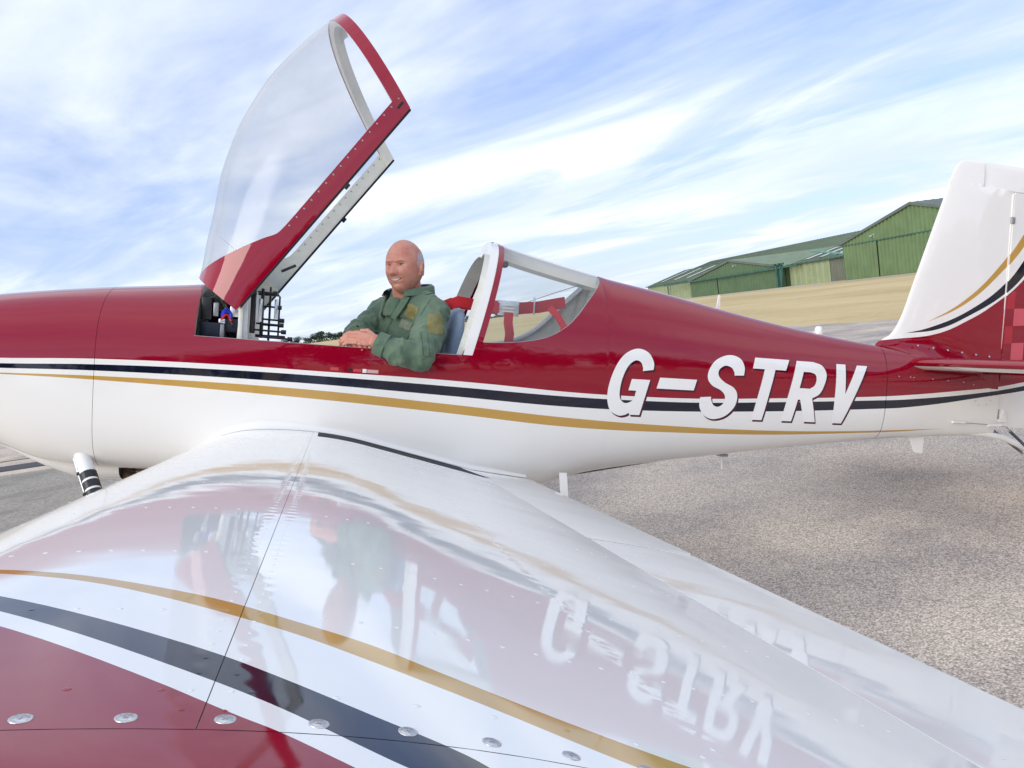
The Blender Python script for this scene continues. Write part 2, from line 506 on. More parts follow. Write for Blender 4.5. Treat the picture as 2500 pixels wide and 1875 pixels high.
ml = t.n('ShaderNodeMix', data_type='RGBA', blend_type='MULTIPLY')
ml.inputs[0].default_value = 1
t.link(st, ml.inputs[6]); t.link(big, ml.inputs[7])
oil = t.ramp(n3, 0.66, 0.75, 0, 0.5)
cn = t.n('ShaderNodeTexNoise'); cn.inputs['Scale'].default_value = 2.2; cn.inputs['Detail'].default_value = 5
t.link(tc, cn.inputs['Vector'])
cr = t.n('ShaderNodeTexVoronoi', feature='DISTANCE_TO_EDGE'); cr.inputs['Scale'].default_value = 0.42
t.link(t.vmath('ADD', tc, t.vmath('SCALE', cn.outputs['Color'], 0.45)), cr.inputs['Vector'])
crack = t.math('MULTIPLY', t.ramp(cr.outputs['Distance'], 0.001, 0.005, 0.22, 0.0), t.ramp(n2, 0.42, 0.58))
c = t.mix(oil, ml.outputs[2], (0.09, 0.085, 0.08))
c = t.mix(crack, c, (0.05, 0.048, 0.045))
hb = t.math('SUBTRACT', n1, t.math('MULTIPLY', vo.outputs['Distance'], 0.8))
finish(t, c, 0.9, 0, hb, 0, 0.9, 0.3, 0.004)
apron = sheet('apron', [(-90, -37), (-20, -36), (6, -36.5), (10.6, -26), (12.6, -17), (15.5, -9), (24, 3), (40, 60), (-90, 60)], 0.006, m_tar)
m_conc, t = newmat('old_concrete')
tc = t.n('ShaderNodeTexCoord').outputs['Object']
n1 = t.noise(tc, 30, 7, 0.7); n2 = t.noise(tc, 1.2, 5, 0.6)
c = t.mix(t.ramp(n1, 0.3, 0.7), (0.20, 0.18, 0.15), (0.42, 0.38, 0.32))
c = t.mix(t.ramp(n2, 0.45, 0.7, 0, 0.5), c, (0.16, 0.145, 0.125))
finish(t, c, 0.9, 0, n1, 0, 0.5, 0.3, 0.004)
slab = sheet('concrete_slab', [(-9, -13), (3.1, -12.4), (3.2, -5.80), (-9, -7.1)], 0.010, m_conc)
m_tar2 = simple('fresh_asphalt', (0.055, 0.055, 0.06), 0.9, 0, 0.4, 60, 0.6)
strip = sheet('asphalt_strip', [(-30, -17.4), (-3.4, -13.9), (-3.2, -13.2), (-30, -15.6)], 0.014, m_tar2)
m_yel = simple('yellow_line_paint', (0.42, 0.36, 0.20), 0.8, 0, 0.25, 20, 0.3)
yl = sheet('painted_line', [(-30, -18.4), (-3.5, -14.85), (-3.48, -14.72), (-30, -18.2)], 0.018, m_yel)
jm = sheet('expansion_joint', [(-9, -7.13), (-9, -7.09), (3.2, -5.79), (3.2, -5.835)], 0.015, m_dark)
taxi = sheet('hangar_road', [(52.4, -150), (56.4, -150), (55.4, -20), (51.8, -20)], 0.008, simple('pale_concrete', (0.42, 0.40, 0.37), 0.9, 0, 0.2, 2))
# weeds in the joint
mb = MB()
for k in range(420):
    u = random.random()
    u = 0.80 + 0.2 * u if k % 3 else u
    x = -9 + 12.2 * u; y = -7.11 + 1.3 * u
    x += random.gauss(0, .02); y += random.gauss(0, .02)
    h = random.uniform(.015, .05); a = random.uniform(0, 6.28); dx, dy = math.cos(a) * .004, math.sin(a) * .004
    lx, ly = random.gauss(0, .02), random.gauss(0, .02)
    mb.add([(x - dx, y - dy, .01), (x + dx, y + dy, .01), (x + lx, y + ly, h)], [(0, 1, 2)])
weeds = mb.build('joint_weeds', simple('weed_green', (0.10, 0.13, 0.03), 0.8, 0, 0.4, 20), None, False, 1.0, None)
weeds['kind'] = 'stuff'

# ------------------------------------------------------------------ hangars
def corrug(name, base, dirt, pitch, axis):
    m, t = newmat(name)
    tc = t.n('ShaderNodeTexCoord').outputs['Object']
    n = t.noise(tc, 0.5, 6, 0.6)
    mp = t.n('ShaderNodeMapping'); mp.inputs['Scale'].default_value = (3, 3, 0.15) ; t.link(tc, mp.inputs[0])
    n2 = t.noise(mp.outputs[0], 1.0, 5, 0.6)
    c = t.mix(t.ramp(n, 0.35, 0.7), base, tuple(x * 0.82 for x in base))
    c = t.mix(t.ramp(n2, 0.5, 0.75, 0, 0.5), c, dirt)
    finish(t, c, 0.55, 0, None, 0, 1, 0.4)
    return m
m_hg = corrug('green_sheet', (0.14, 0.215, 0.10), (0.09, 0.13, 0.06), 1, 1)
m_hg2 = corrug('dark_green_sheet', (0.085, 0.15, 0.075), (0.05, 0.09, 0.045), 1, 1)
m_hp = corrug('lit_green_sheet', (0.27, 0.32, 0.185), (0.18, 0.22, 0.12), 1, 1)  # paler green: the brighter light on these walls is put into the colour
m_hr = corrug('green_roof_sheet', (0.175, 0.24, 0.135), (0.115, 0.15, 0.09), 1, 1)
m_hroof2 = corrug('grey_green_roof', (0.12, 0.15, 0.13), (0.08, 0.1, 0.09), 1, 1)
m_hgrey = corrug('grey_sheet', (0.17, 0.19, 0.15), (0.10, 0.10, 0.09), 1, 1)
m_sky = simple('roof_light_sheet', (0.48, 0.52, 0.46), 0.4, 0, 0.1, 1)
m_hsteel = simple('green_steelwork', (0.03, 0.10, 0.08), 0.5, 0, 0.2, 2)
m_pipe = simple('turquoise_steel', (0.10, 0.28, 0.22), 0.5, 0, 0.2, 2)
def ribbed(mb, x, y0, y1, zlo, zhi, pitch, depth=0.13):
    """sheet in the plane x=const facing -x, with raised ribs; zlo/zhi callables of y"""
    n = max(2, int(round((y1 - y0) / pitch)))
    pts = []
    for k in range(n):
        a = y0 + (y1 - y0) * k / n; w = (y1 - y0) / n
        pts += [(a, 0), (a + w * .42, 0), (a + w * .55, -depth), (a + w * .87, -depth)]
    pts.append((y1, 0))
    V, F = [], []
    for (y, d) in pts:
        V += [(x + d, y, zlo(y)), (x + d, y, zhi(y))]
    for k in range(len(pts) - 1):
        F.append((2 * k, 2 * k + 2, 2 * k + 3, 2 * k + 1))
    mb.add(V, F)
def gable_hangar(name, label, x0, depth, y0, y1, eave, ridge, door_z, ndoors, mw, md, mr, lamp=None, group=None, pitch=0.5):
    h = empty(name, (x0, (y0 + y1) / 2, 0))
    tag(h, label, 'hangar', group)
    L = (-x0, -(y0 + y1) / 2, 0)
    ym = (y0 + y1) / 2
    zr = lambda y: eave + (ridge - eave) * (1 - abs(y - ym) / ((y1 - y0) / 2))
    mb = MB(); ribbed(mb, x0, y0, y1, lambda y: door_z, zr, pitch)
    mb.build('gable_wall', mw, h, False, 1.0, None, L)
    for k in range(ndoors):
        a, b = y0 + (y1 - y0) * k / ndoors + .04, y0 + (y1 - y0) * (k + 1) / ndoors - .04
        mb = MB(); ribbed(mb, x0 + (.10 if k % 2 else .02), a, b, lambda y: 0.02, lambda y: door_z - .04, pitch)
        mb.build('door_leaf', md, h, False, 1.0, None, L)
    MB().box(x0 + .22, x0 + .3, y0, y1, 0, door_z).build('door_shadow_gap', m_dark, h, False, 1.0, None, L)
    MB().box(x0 - .12, x0 - .02, y0, y1, door_z - .10, door_z + .03).build('door_rail', m_hsteel, h, False, 1.0, None, L)
    for s, yy in ((-1, y0), (1, y1)):
        mb = MB()
        mb.add([(x0, yy, 0), (x0 + depth, yy, 0), (x0 + depth, yy, eave), (x0, yy, eave)], [(0, 1, 2, 3)])
        mb.build('side_wall', mw, h, False, 1.0, None, L)
        e = .35 * s
        ez = eave - (ridge - eave) * .35 / ((y1 - y0) / 2)
        mb = MB()
        n = int(depth / 0.9)
        for k in range(n):
            a, b = x0 - .3 + (depth + .6) * k / n, x0 - .3 + (depth + .6) * (k + 1) / n
            q = b - (b - a) * .2
            mb.add([(a, yy + e, ez), (q, yy + e, ez), (q, ym, ridge + .06), (a, ym, ridge + .06)], [(0, 1, 2, 3)])
            mb.add([(q, yy + e, ez), (b, yy + e, ez + .05), (b, ym, ridge + .11), (q, ym, ridge + .06)], [(0, 1, 2, 3)])
        mb.build('roof', mr, h, False, 1.0, None, L)
        MB().add([(x0 - .32, yy + e, ez - .22), (x0 - .32, yy + e, ez + .08), (x0 - .32, ym, ridge + .1), (x0 - .32, ym, ridge - .2),
                  (x0 - .24, yy + e, ez - .22), (x0 - .24, yy + e, ez + .08), (x0 - .24, ym, ridge + .1), (x0 - .24, ym, ridge - .2)],
                 [(0, 1, 2, 3), (7, 6, 5, 4), (1, 5, 6, 2), (0, 3, 7, 4)]).build('verge_trim', m_hroof2, h, False, 1.0, None, L)
    MB().add([(x0 + depth, y0, 0), (x0 + depth, y1, 0), (x0 + depth, y1, eave), (x0 + depth, ym, ridge), (x0 + depth, y0, eave)], [(0, 1, 2, 3, 4)]).build('rear_wall', mw, h, False, 1.0, None, L)
    if lamp:
        mb = MB().box(x0 - .45, x0 - .08, lamp[0] - .22, lamp[0] + .22, lamp[1] - .06, lamp[1] + .06)
        mb.box(x0 - .1, x0 - .02, lamp[0] - .08, lamp[0] + .08, lamp[1] - .2, lamp[1] + .2)
        mb.build('flood_lamp', m_alu, h, False, 1.0, None, L)
    return h, L
H1, L1 = gable_hangar('hangar', 'tall bright green corrugated hangar nearest the tail fin', 58, 30, -78.3, -55.7, 4.25, 7.0, 3.95, 4, m_hg, m_hg, m_hroof2, (-72.9, 4.45), 'green hangars across the grass', 0.58)
H2, L2 = gable_hangar('hangar', 'low dark green hangar with wide gable further left', 60, 26, -121.6, -93.6, 2.85, 4.95, 2.75, 3, m_hg2, m_hg2, m_hr, (-106, 4.0), 'green hangars across the grass', 0.7)
# steel door outriggers on the low hangar
MB().box(59.3, 59.55, -131, -89.5, 2.55, 2.78).build('door_outrigger', m_hsteel, H2, False, 1.0, None, L2)
for y in (-94.2, -93.2):
    MB().box(59.2, 59.55, y - .16, y + .16, 0, 3.2).build('outrigger_post', m_hsteel, H2, False, 1.0, None, L2)
MB().tube([(59.0, -92.9, 0), (59.0, -92.3, 2.6)], .09, 6).build('raking_prop', m_hsteel, H2, False, 1.0, None, L2)
MB().box(59.2, 59.5, -95.2, -92.6, 3.0, 3.25).build('post_head', m_hsteel, H2, False, 1.0, None, L2)
def shed(name, label, x0, depth, y0, y1, eave, ridge, front, mr, nsky):
    """ridge runs along y, slope faces the airfield"""
    h = empty(name, (x0, (y0 + y1) / 2, 0))
    tag(h, label, 'shed')
    L = (-x0, -(y0 + y1) / 2, 0)
    for (a, b, mt, p) in front:
        mb = MB(); ribbed(mb, x0, a, b, lambda y: 0.0, lambda y: eave, p, .10)
        mb.build('front_panel', mt, h, False, 1.0, None, L)
    xm = x0 + depth / 2
    for s, xa in ((1, x0 - .4), (-1, x0 + depth + .4)):
        mb = MB(); n = max(3, int((y1 - y0) / 1.0))
        for k in range(n):
            a, b = y0 + (y1 - y0) * k / n, y0 + (y1 - y0) * (k + 1) / n
            q = a + (b - a) * .82
            mb.add([(xa, a, eave), (xa, q, eave), (xm, q, ridge), (xm, a, ridge)], [(0, 1, 2, 3)])
            mb.add([(xa, q, eave), (xa, b, eave + .05), (xm, b, ridge + .05), (xm, q, ridge)], [(0, 1, 2, 3)])
        mb.build('roof', mr, h, False, 1.0, None, L)
    for k in range(nsky):
        yc = y0 + (y1 - y0) * (k + .8) / (nsky + .6)
        f0, f1 = .18, .85
        P = lambda f, y: (x0 - .4 + (xm - x0 + .4) * f, y, eave + (ridge - eave) * f + .09)
        MB().add([P(f0, yc - .55), P(f0, yc + .55), P(f1, yc + .55), P(f1, yc - .55)], [(0, 1, 2, 3)]).build('roof_light', m_sky, h, False, 1.0, None, L)
    for yy in (y0 + .02, y1 - .02):
        MB().add([(x0, yy, 0), (x0 + depth, yy, 0), (x0 + depth, yy, eave), (xm, yy, ridge), (x0, yy, eave)], [(0, 1, 2, 3, 4)]).build('end_wall', m_hp, h, False, 1.0, None, L)
    MB().box(x0 - .45, x0 - .38, y0, y1, eave - .12, eave + .04).build('gutter', m_hsteel, h, False, 1.0, None, L)
    return h, L
S1, LS1 = shed('workshop_shed', 'pale low shed with grey door between the two green hangars', 60.5, 14, -93.0, -78.8, 2.85, 4.5,
     [(-93.0, -84.4, m_hp, 1.2), (-84.3, -78.8, m_hgrey, 0.3)], m_hr, 4)
MB().tube([(59.6, -86.5, 4.1), (59.0, -79.0, 3.0)], .12, 6).build('diagonal_pipe', m_pipe, S1, False, 1.0, None, LS1)
S2, LS2 = shed('workshop_shed', 'pale low shed at the far left end of the hangars', 61, 16, -142.0, -122.2, 3.0, 5.3,
     [(-142.0, -122.2, m_hp, 1.2)], m_hr, 3)
MB().tube([(60.4, -131.5, 0), (60.4, -131.5, 3.0)], .1, 6).build('door_post', m_hsteel, S2, False, 1.0, None, LS2)
B1, LB1 = shed('long_barn', 'long pale green roof rising behind the low hangars', 82, 24, -178, -104, 4.6, 7.7, [(-178, -104, m_hp, 2.0)], m_hr, 0)
B2, LB2 = shed('long_barn', 'second pale roof behind the shed beside the tall hangar', 78, 16, -104, -80, 4.2, 6.9, [(-104, -80, m_hp, 2.0)], m_hr, 0)

# ------------------------------------------------------------------ far trees
m_leaf, t = newmat('tree_leaves')
tc = t.n('ShaderNodeTexCoord').outputs['Object']
n = t.noise(tc, 0.6, 4)
oi = t.n('ShaderNodeObjectInfo').outputs['Random']
c = t.mix(t.ramp(n, 0.3, 0.7), (0.018, 0.042, 0.022), (0.05, 0.085, 0.035))
c = t.mix(t.math('MULTIPLY', oi, 0.5), c, (0.045, 0.075, 0.05))
finish(t, c, 0.8, 0, None, 0, 1, 0.2)
m_bark = simple('bark', (0.07, 0.055, 0.04), 0.9, 0, 0.3, 3)
def tree_mesh(seed):
    r = random.Random(seed)
    crown = MB()
    lobes = []
    H = 1.0
    for k in range(11):
        a = r.uniform(0, 6.28); d = r.uniform(0, .34)
        lobes.append(((math.cos(a) * d, math.sin(a) * d, r.uniform(.25, .82)), r.uniform(.15, .26)))
    for k in range(900):
        (c, rad) = r.choice(lobes)
        v = Vector((r.gauss(0, 1), r.gauss(0, 1), r.gauss(0, 1))).normalized() * rad * r.uniform(.55, 1.08)
        p = Vector(c) + Vector((v.x, v.y, v.z * .8))
        a = Vector((r.gauss(0, 1), r.gauss(0, 1), r.gauss(0, 1))).normalized()
        b = a.orthogonal().normalized()
        s = r.uniform(.022, .05)
        crown.add([p + a * s, p + b * s * .7, p - a * s, p - b * s * .7], [(0, 1, 2, 3)])
    tr = MB()
    tr.tube([(0, 0, 0), (.01, 0, .2), (0, .01, .45), (.02, 0, .7)], [.035, .028, .02, .008], 7)
    for k in range(6):
        a = r.uniform(0, 6.28); z = r.uniform(.25, .5)
        tr.tube([(0, 0, z), (math.cos(a) * .12, math.sin(a) * .12, z + .13), (math.cos(a) * .24, math.sin(a) * .24, z + .22)], [.014, .009, .004], 5)
    return crown, tr
protos = []
for sd in range(5):
    cmb, tmb = tree_mesh(sd + 11)
    me = []
    for mb, mt in ((cmb, m_leaf), (tmb, m_bark)):
        m_ = bpy.data.meshes.new('tree_piece')
        m_.from_pydata([tuple(v) for v in mb.V], [], mb.F)
        m_.materials.append(mt)
        me.append(m_)
    protos.append(me)
trees = []
k = 0
xx = -46.0
while xx < 190:
    dist = -640 - 60 * random.random() - 0.25 * xx
    hgt = random.uniform(5.6, 8.2) * (1.12 if -30 < xx < 40 else 0.8)
    if not (64 < xx < 116):
        trees.append((xx, dist, hgt, k))
    k += 1
    xx += random.uniform(3.5, 6.5)
for n_, (x, y, hgt, k) in enumerate(trees):
    e = empty('field_tree', (x, y, -0.05))
    e.scale = (hgt * random.uniform(1.2, 1.9), hgt * random.uniform(1.1, 1.6), hgt)
    e.rotation_euler = (0, 0, random.uniform(0, 6.28))
    if x < 64:
        tag(e, 'small dark green tree in the distant row left of the pilot', 'tree', 'far trees beyond the cockpit sill')
    else:
        tag(e, 'small dark green tree glimpsed far off through the rear window', 'tree', 'far trees behind the rear window')
    for mesh_, nm in zip(protos[k % 5], ('crown', 'trunk')):
        o = bpy.data.objects.new(nm, mesh_)
        COL.objects.link(o)
        o.parent = e
rr = random.Random(5)
for k in range(26):
    tx = -50 + 4.4 * k + rr.uniform(-1.5, 1.5)
    e = empty('roadside_tree', (tx, 30 + rr.uniform(-3, 7), -.05))
    h_ = rr.uniform(5.0, 7.5) * (1.0 if tx < -8 else 1.3)
    e.scale = (h_ * 1.25, h_ * 1.25, h_); e.rotation_euler = (0, 0, rr.uniform(0, 6))
    tag(e, 'leafy tree behind the viewer, seen only mirrored in the glossy fuselage', 'tree', 'trees mirrored in the red paint')
    for mesh_, nm in zip(protos[k % 5], ('crown', 'trunk')):
        o = bpy.data.objects.new(nm, mesh_); COL.objects.link(o); o.parent = e
# low scrub under the trees
mb = MB()
for k in range(2600):
    x = random.uniform(-140, 360); y = -628 - .25 * x + random.uniform(-6, 6)
    z = random.uniform(0, 2.2) * random.random() + .1; s = random.uniform(.4, 1.0)
    a = Vector((random.gauss(0, 1), random.gauss(0, 1), random.gauss(0, 1))).normalized(); b = a.orthogonal().normalized()
    p = Vector((x, y, z)); mb.add([p + a * s, p + b * s, p - a * s, p - b * s], [(0, 1, 2, 3)])
hedge = mb.build('hedge_scrub', m_leaf, None, False, 1.0, None)
hedge['kind'] = 'stuff'

# ------------------------------------------------------------------ the aeroplane
BASE = Vector((88.0, 0.0, -34.8))
plane = empty('light_aeroplane', a2w(BASE))
plane.rotation_euler = WM.to_euler()
tag(plane, 'red and white low-wing aeroplane with its canopy tipped open', 'aeroplane')
OFF = tuple(-BASE * I)
def part(name, V, F, mats, **kw):
    return mk(name, V, F, mats, plane, loc=OFF, **kw)

f_w = pchip([18, 22, 30, 40, 56, 70, 90, 110, 120, 130, 140, 160, 180, 200, 220, 238], [8.5, 10.5, 13, 14.6, 15.5, 16, 16.3, 15.8, 15, 13.8, 12.6, 10, 7.6, 5.2, 3, 1.3])
f_zt = pchip([18, 22, 30, 38.6, 53.6, 68.2, 72, 84, 100, 112, 118.3, 126, 141, 152.9, 171.2, 185.6, 200, 210, 225, 238], [18, 19.6, 22.8, 24.7, 27, 28.7, 29.3, 36, 41.5, 42, 41, 39.2, 36.3, 34.5, 31.4, 29.3, 27.7, 26.9, 25.6, 24.6])
f_zb = pchip([18, 22, 30, 36, 41, 48, 56, 63, 75, 90, 110, 124, 129, 138, 146, 168, 191, 211, 232, 238], [6.5, 5.4, 3.3, 1.6, 0.2, -2.0, -2.6, -2.6, -3.8, -5, -5.2, -4.2, -3.6, -1.2, 0.1, 2.9, 5.7, 7.8, 9.2, 9.7])
f_zm = pchip([18, 40, 70, 110, 150, 200, 238], [11.5, 13.5, 15, 15.5, 15.5, 16.5, 17])
f_nu = pchip([18, 40, 70, 100, 118, 141, 171, 205, 238], [2.2, 2.5, 2.6, 2.3, 2.15, 2.3, 2.4, 2.4, 2.2])
f_nl = pchip([18, 30, 40, 56, 100, 130, 160, 200, 238], [2.2, 2.5, 3.0, 4.2, 5, 4.5, 3.6, 3.0, 2.5])
def Yf(x, z):
    x = np.asarray(x, float); z = np.asarray(z, float)
    zm = f_zm(x)
    up = z >= zm
    n = np.where(up, f_nu(x), f_nl(x))
    h = np.where(up, f_zt(x) - zm, zm - f_zb(x))
    q = np.clip(np.abs(z - zm) / h, 0, 1)
    return f_w(x) * np.clip(1 - q ** n, 0, 1) ** (1 / n)
TH = np.linspace(0, np.pi, 361)
def section(x):
    """left half section from the keel up: y, z and normalised arc length"""
    zt, zb, zm, w = float(f_zt(x)), float(f_zb(x)), float(f_zm(x)), float(f_w(x))
    a = -np.pi / 2 + TH
    n = np.where(a >= 0, float(f_nu(x)), float(f_nl(x)))
    ca_, sa_ = np.abs(np.cos(a)), np.abs(np.sin(a))
    y = w * ca_ ** (2 / n)
    z = np.where(a >= 0, zm + (zt - zm) * sa_ ** (2 / n), zm - (zm - zb) * sa_ ** (2 / n))
    y[0] = y[-1] = 0
    s = np.concatenate([[0], np.cumsum(np.hypot(np.diff(y), np.diff(z)))])
    return y, z, s / s[-1]
def arc_of(x, ze):
    y, z, s = section(x)
    return float(np.interp(ze, z, s))
def loft(xs, s0, s1, n, inset=0.0):
    """rows for each station between two arc fractions (callables of x)"""
    P = np.zeros((len(xs), n, 3))
    for i, x in enumerate(xs):
        y, z, s = section(x)
        q = np.linspace(s0(x), s1(x), n)
        yy, zz = np.interp(q, s, y), np.interp(q, s, z)
        if inset:
            zmm = f_zm(x); k = max(0.02, 1 - inset / max(f_w(x), 1.0)); k2 = max(0.02, 1 - inset / max(f_zt(x) - zmm, 1))
            yy = yy * k; zz = zmm + (zz - zmm) * k2
        P[i, :, 0], P[i, :, 1], P[i, :, 2] = x, yy, zz
    return P
def both(P):
    """mirror a half skin (first column or last column on the centreline or an edge) -> V,F of both halves"""
    V1, F1 = grid(P)
    M = P.copy(); M[:, :, 1] *= -1
    V2, F2 = grid(M)
    return np.concatenate([V1, V2]), F1 + [tuple(i + len(V1) for i in f[::-1]) for f in F2]
def weld(o, d=0.0004):
    bm = bmesh.new(); bm.from_mesh(o.data)
    bmesh.ops.remove_doubles(bm, verts=bm.verts, dist=d)
    bmesh.ops.recalc_face_normals(bm, faces=bm.faces)
    bm.to_mesh(o.data); bm.free()
    return o
ZERO, ONE = (lambda x: 0.0), (lambda x: 1.0)
# cowling and forward fuselage, split at the firewall joint
xs = np.concatenate([np.linspace(18, 24, 10), np.linspace(25, 55.95, 34)])
V, F = both(loft(xs, ZERO, ONE, 64))
cowl = weld(part('cowling', V, F, m_fus))
noseface = [(18, y, z) for y, z in zip(*section(18)[:2])][::6]
ring = noseface + [(x, -y, z) for x, y, z in noseface[::-1][1:-1]]
mk('cowling_face', ring, [tuple(range(len(ring)))], m_fus, cowl, False)
V, F = both(loft(np.linspace(56.01, 70.0, 16), ZERO, ONE, 64))
fwdf = weld(part('forward_fuselage', V, F, m_fus))
# bulkhead lip seen at the cockpit end
P = loft([69.4, 70.0], lambda x: arc_of(x, 19.9), ONE, 40)
Pi = P.copy()
for i in range(2):
    zc_ = 20.0
    Pi[i, :, 1] *= 0.945; Pi[i, :, 2] = zc_ + (Pi[i, :, 2] - zc_) * 0.90
Q = np.stack([P[1] + [0.03, 0, 0], Pi[1] + [0.03, 0, 0], Pi[0] - [4, 0, .5]])
V, F = both(Q)
mk('cockpit_bow_frame', V, F, m_inner, fwdf)
# joint lines: dark liner just inside the skins
def seam(name, x, parent, s0=0.0, s1=1.0, wd=0.35):
    P = loft([x - wd, x + wd], lambda q: s0, lambda q: s1, 64, 0.12)
    V, F = both(P)
    mk(name, V, F, m_dark, parent)
seam('firewall_joint', 55.98, fwdf)

# main fuselage with the cockpit and rear-window openings
SILL = lambda x: 19.85 - 0.008 * (x - 70)
win_e = pchip([112.2, 113.6, 117, 120.6, 124, 127.2, 129.5, 131.5, 133.4, 135, 136.6, 138.0, 139.0, 139.6], [19.6, 21.75, 21.95, 22.2, 22.7, 23.5, 24.6, 26.0, 27.9, 29.9, 31.8, 33.5, 34.9, 36.6])
def s_edge(x):
    if x <= 112.2: return arc_of(x, SILL(x))
    if x >= 139.6: return 1.0
    return min(1.0, arc_of(x, float(win_e(x))))
xs = np.concatenate([np.linspace(70.0, 112.2, 34), np.linspace(112.4, 113.6, 6), np.linspace(114.5, 131, 18), np.linspace(131.5, 139.6, 28), np.linspace(141, 204.2, 46)])
P = loft(xs, ZERO, s_edge, 72)
V, F = both(P)
main = weld(part('fuselage', V, F, m_fus))
# inner lining of the cockpit and turtledeck
xs_i = np.concatenate([np.linspace(70.0, 112.2, 24), np.linspace(112.4, 113.6, 5), np.linspace(114.5, 131, 12), np.linspace(131.5, 139.6, 20), np.linspace(141, 170, 10)])
P = loft(xs_i, lambda x: 0.02, s_edge, 48, 0.45)
V, F = both(P)
weld(mk('interior_lining', V, F, m_inner, main))
# sill and window-edge trim joining skin and lining
edge_x = [x for x in xs if x <= 139.6]
eo = np.array([loft([x], s_edge, s_edge, 1)[0, 0] for x in edge_x])
ei = np.array([loft([x], s_edge, s_edge, 1, 0.45)[0, 0] for x in edge_x])
ei2 = ei.copy(); ei2[:, 1] = np.maximum(ei2[:, 1] - 0.9, 0); ei2[:, 2] -= 0.02
P = np.stack([eo + [0, 0.01, 0.01], eo + [0, -.02, .07], ei + [0, 0, .06], ei2 + [0, 0, .03], ei2 - [0, 0, .5]], 1)
V, F = both(P)
mk('sill_trim', V, F, simple('sill_grey', (0.36, 0.37, 0.40), 0.4, 0, 0.1), main)
# inner rib lines and rivets along the far window sill
mb = MB()
for k in range(14):
    x = 115 + k * 1.75
    e = loft([x], s_edge, s_edge, 1, 0.45)[0, 0]
    for sgn in (-1,):
        mb.ell((x, sgn * (e[1] - .02), e[2] - .55), (.13, .06, .13), None, 8, 6)
mb.build('sill_rivets', m_grey, main)['kind'] = 'stuff'
# floor and rear bulkhead
MB().box(59, 126, -10.5, 10.5, -1.9, -1.5).build('cockpit_floor', m_inner, main)
y, z, s = section(141)
bk = [(141, a * .96, 15.5 + (b - 15.5) * .96) for a, b in zip(y, z)][::8]
mk('baggage_bulkhead', bk + [(x, -a, b) for x, a, b in bk[::-1][1:-1]], [tuple(range(2 * len(bk) - 2))], m_inner, main, False)
y, z, s = section(58)
bk = [(58, a * .97, 13 + (b - 13) * .97) for a, b in zip(y, z)][::8]
mk('firewall', bk + [(x, -a, b) for x, a, b in bk[::-1][1:-1]], [tuple(range(2 * len(bk) - 2))], m_dark, fwdf, False)

# tail cone with the empennage fairing
xs = np.linspace(204.32, 236.0, 30)
V, F = both(loft(xs, ZERO, ONE, 56))
tail = weld(part('tail_cone', V, F, m_fus))
seam('fairing_joint', 204.26, tail, 0.55, 1.0, 0.3)
ring = [(236.0, a, b) for a, b in zip(*section(236)[:2])][::8]
mk('tail_cap', ring + [(x, -a, b) for x, a, b in ring[::-1][1:-1]], [tuple(range(2 * len(ring) - 2))], m_white, tail, False)

# registration letters, laid 1.5 mm proud of the skin
def smooth_poly(pts, step=0.18):
    """pts: (x, z[, 'c']) ; 'c' marks a sharp corner"""
    n = len(pts); out = []
    cor = [len(p) > 2 for p in pts]
    for i in range(n):
        p1, p2 = np.array(pts[i][:2]), np.array(pts[(i + 1) % n][:2])
        m1 = np.zeros(2) if False else (np.array(pts[(i + 1) % n][:2]) - np.array(pts[i - 1][:2])) / 2
        m2 = (np.array(pts[(i + 2) % n][:2]) - p1) / 2
        if cor[i]: m1 = p2 - p1
        if cor[(i + 1) % n]: m2 = p2 - p1
        k = max(1, int(np.linalg.norm(p2 - p1) / step)) if not (cor[i] and cor[(i + 1) % n]) else 1
        for j in range(k):
            u = j / k
            out.append((2 * u**3 - 3 * u**2 + 1) * p1 + (u**3 - 2 * u**2 + u) * m1 + (-2 * u**3 + 3 * u**2) * p2 + (u**3 - u**2) * m2)
    return out
C_ = 'c'
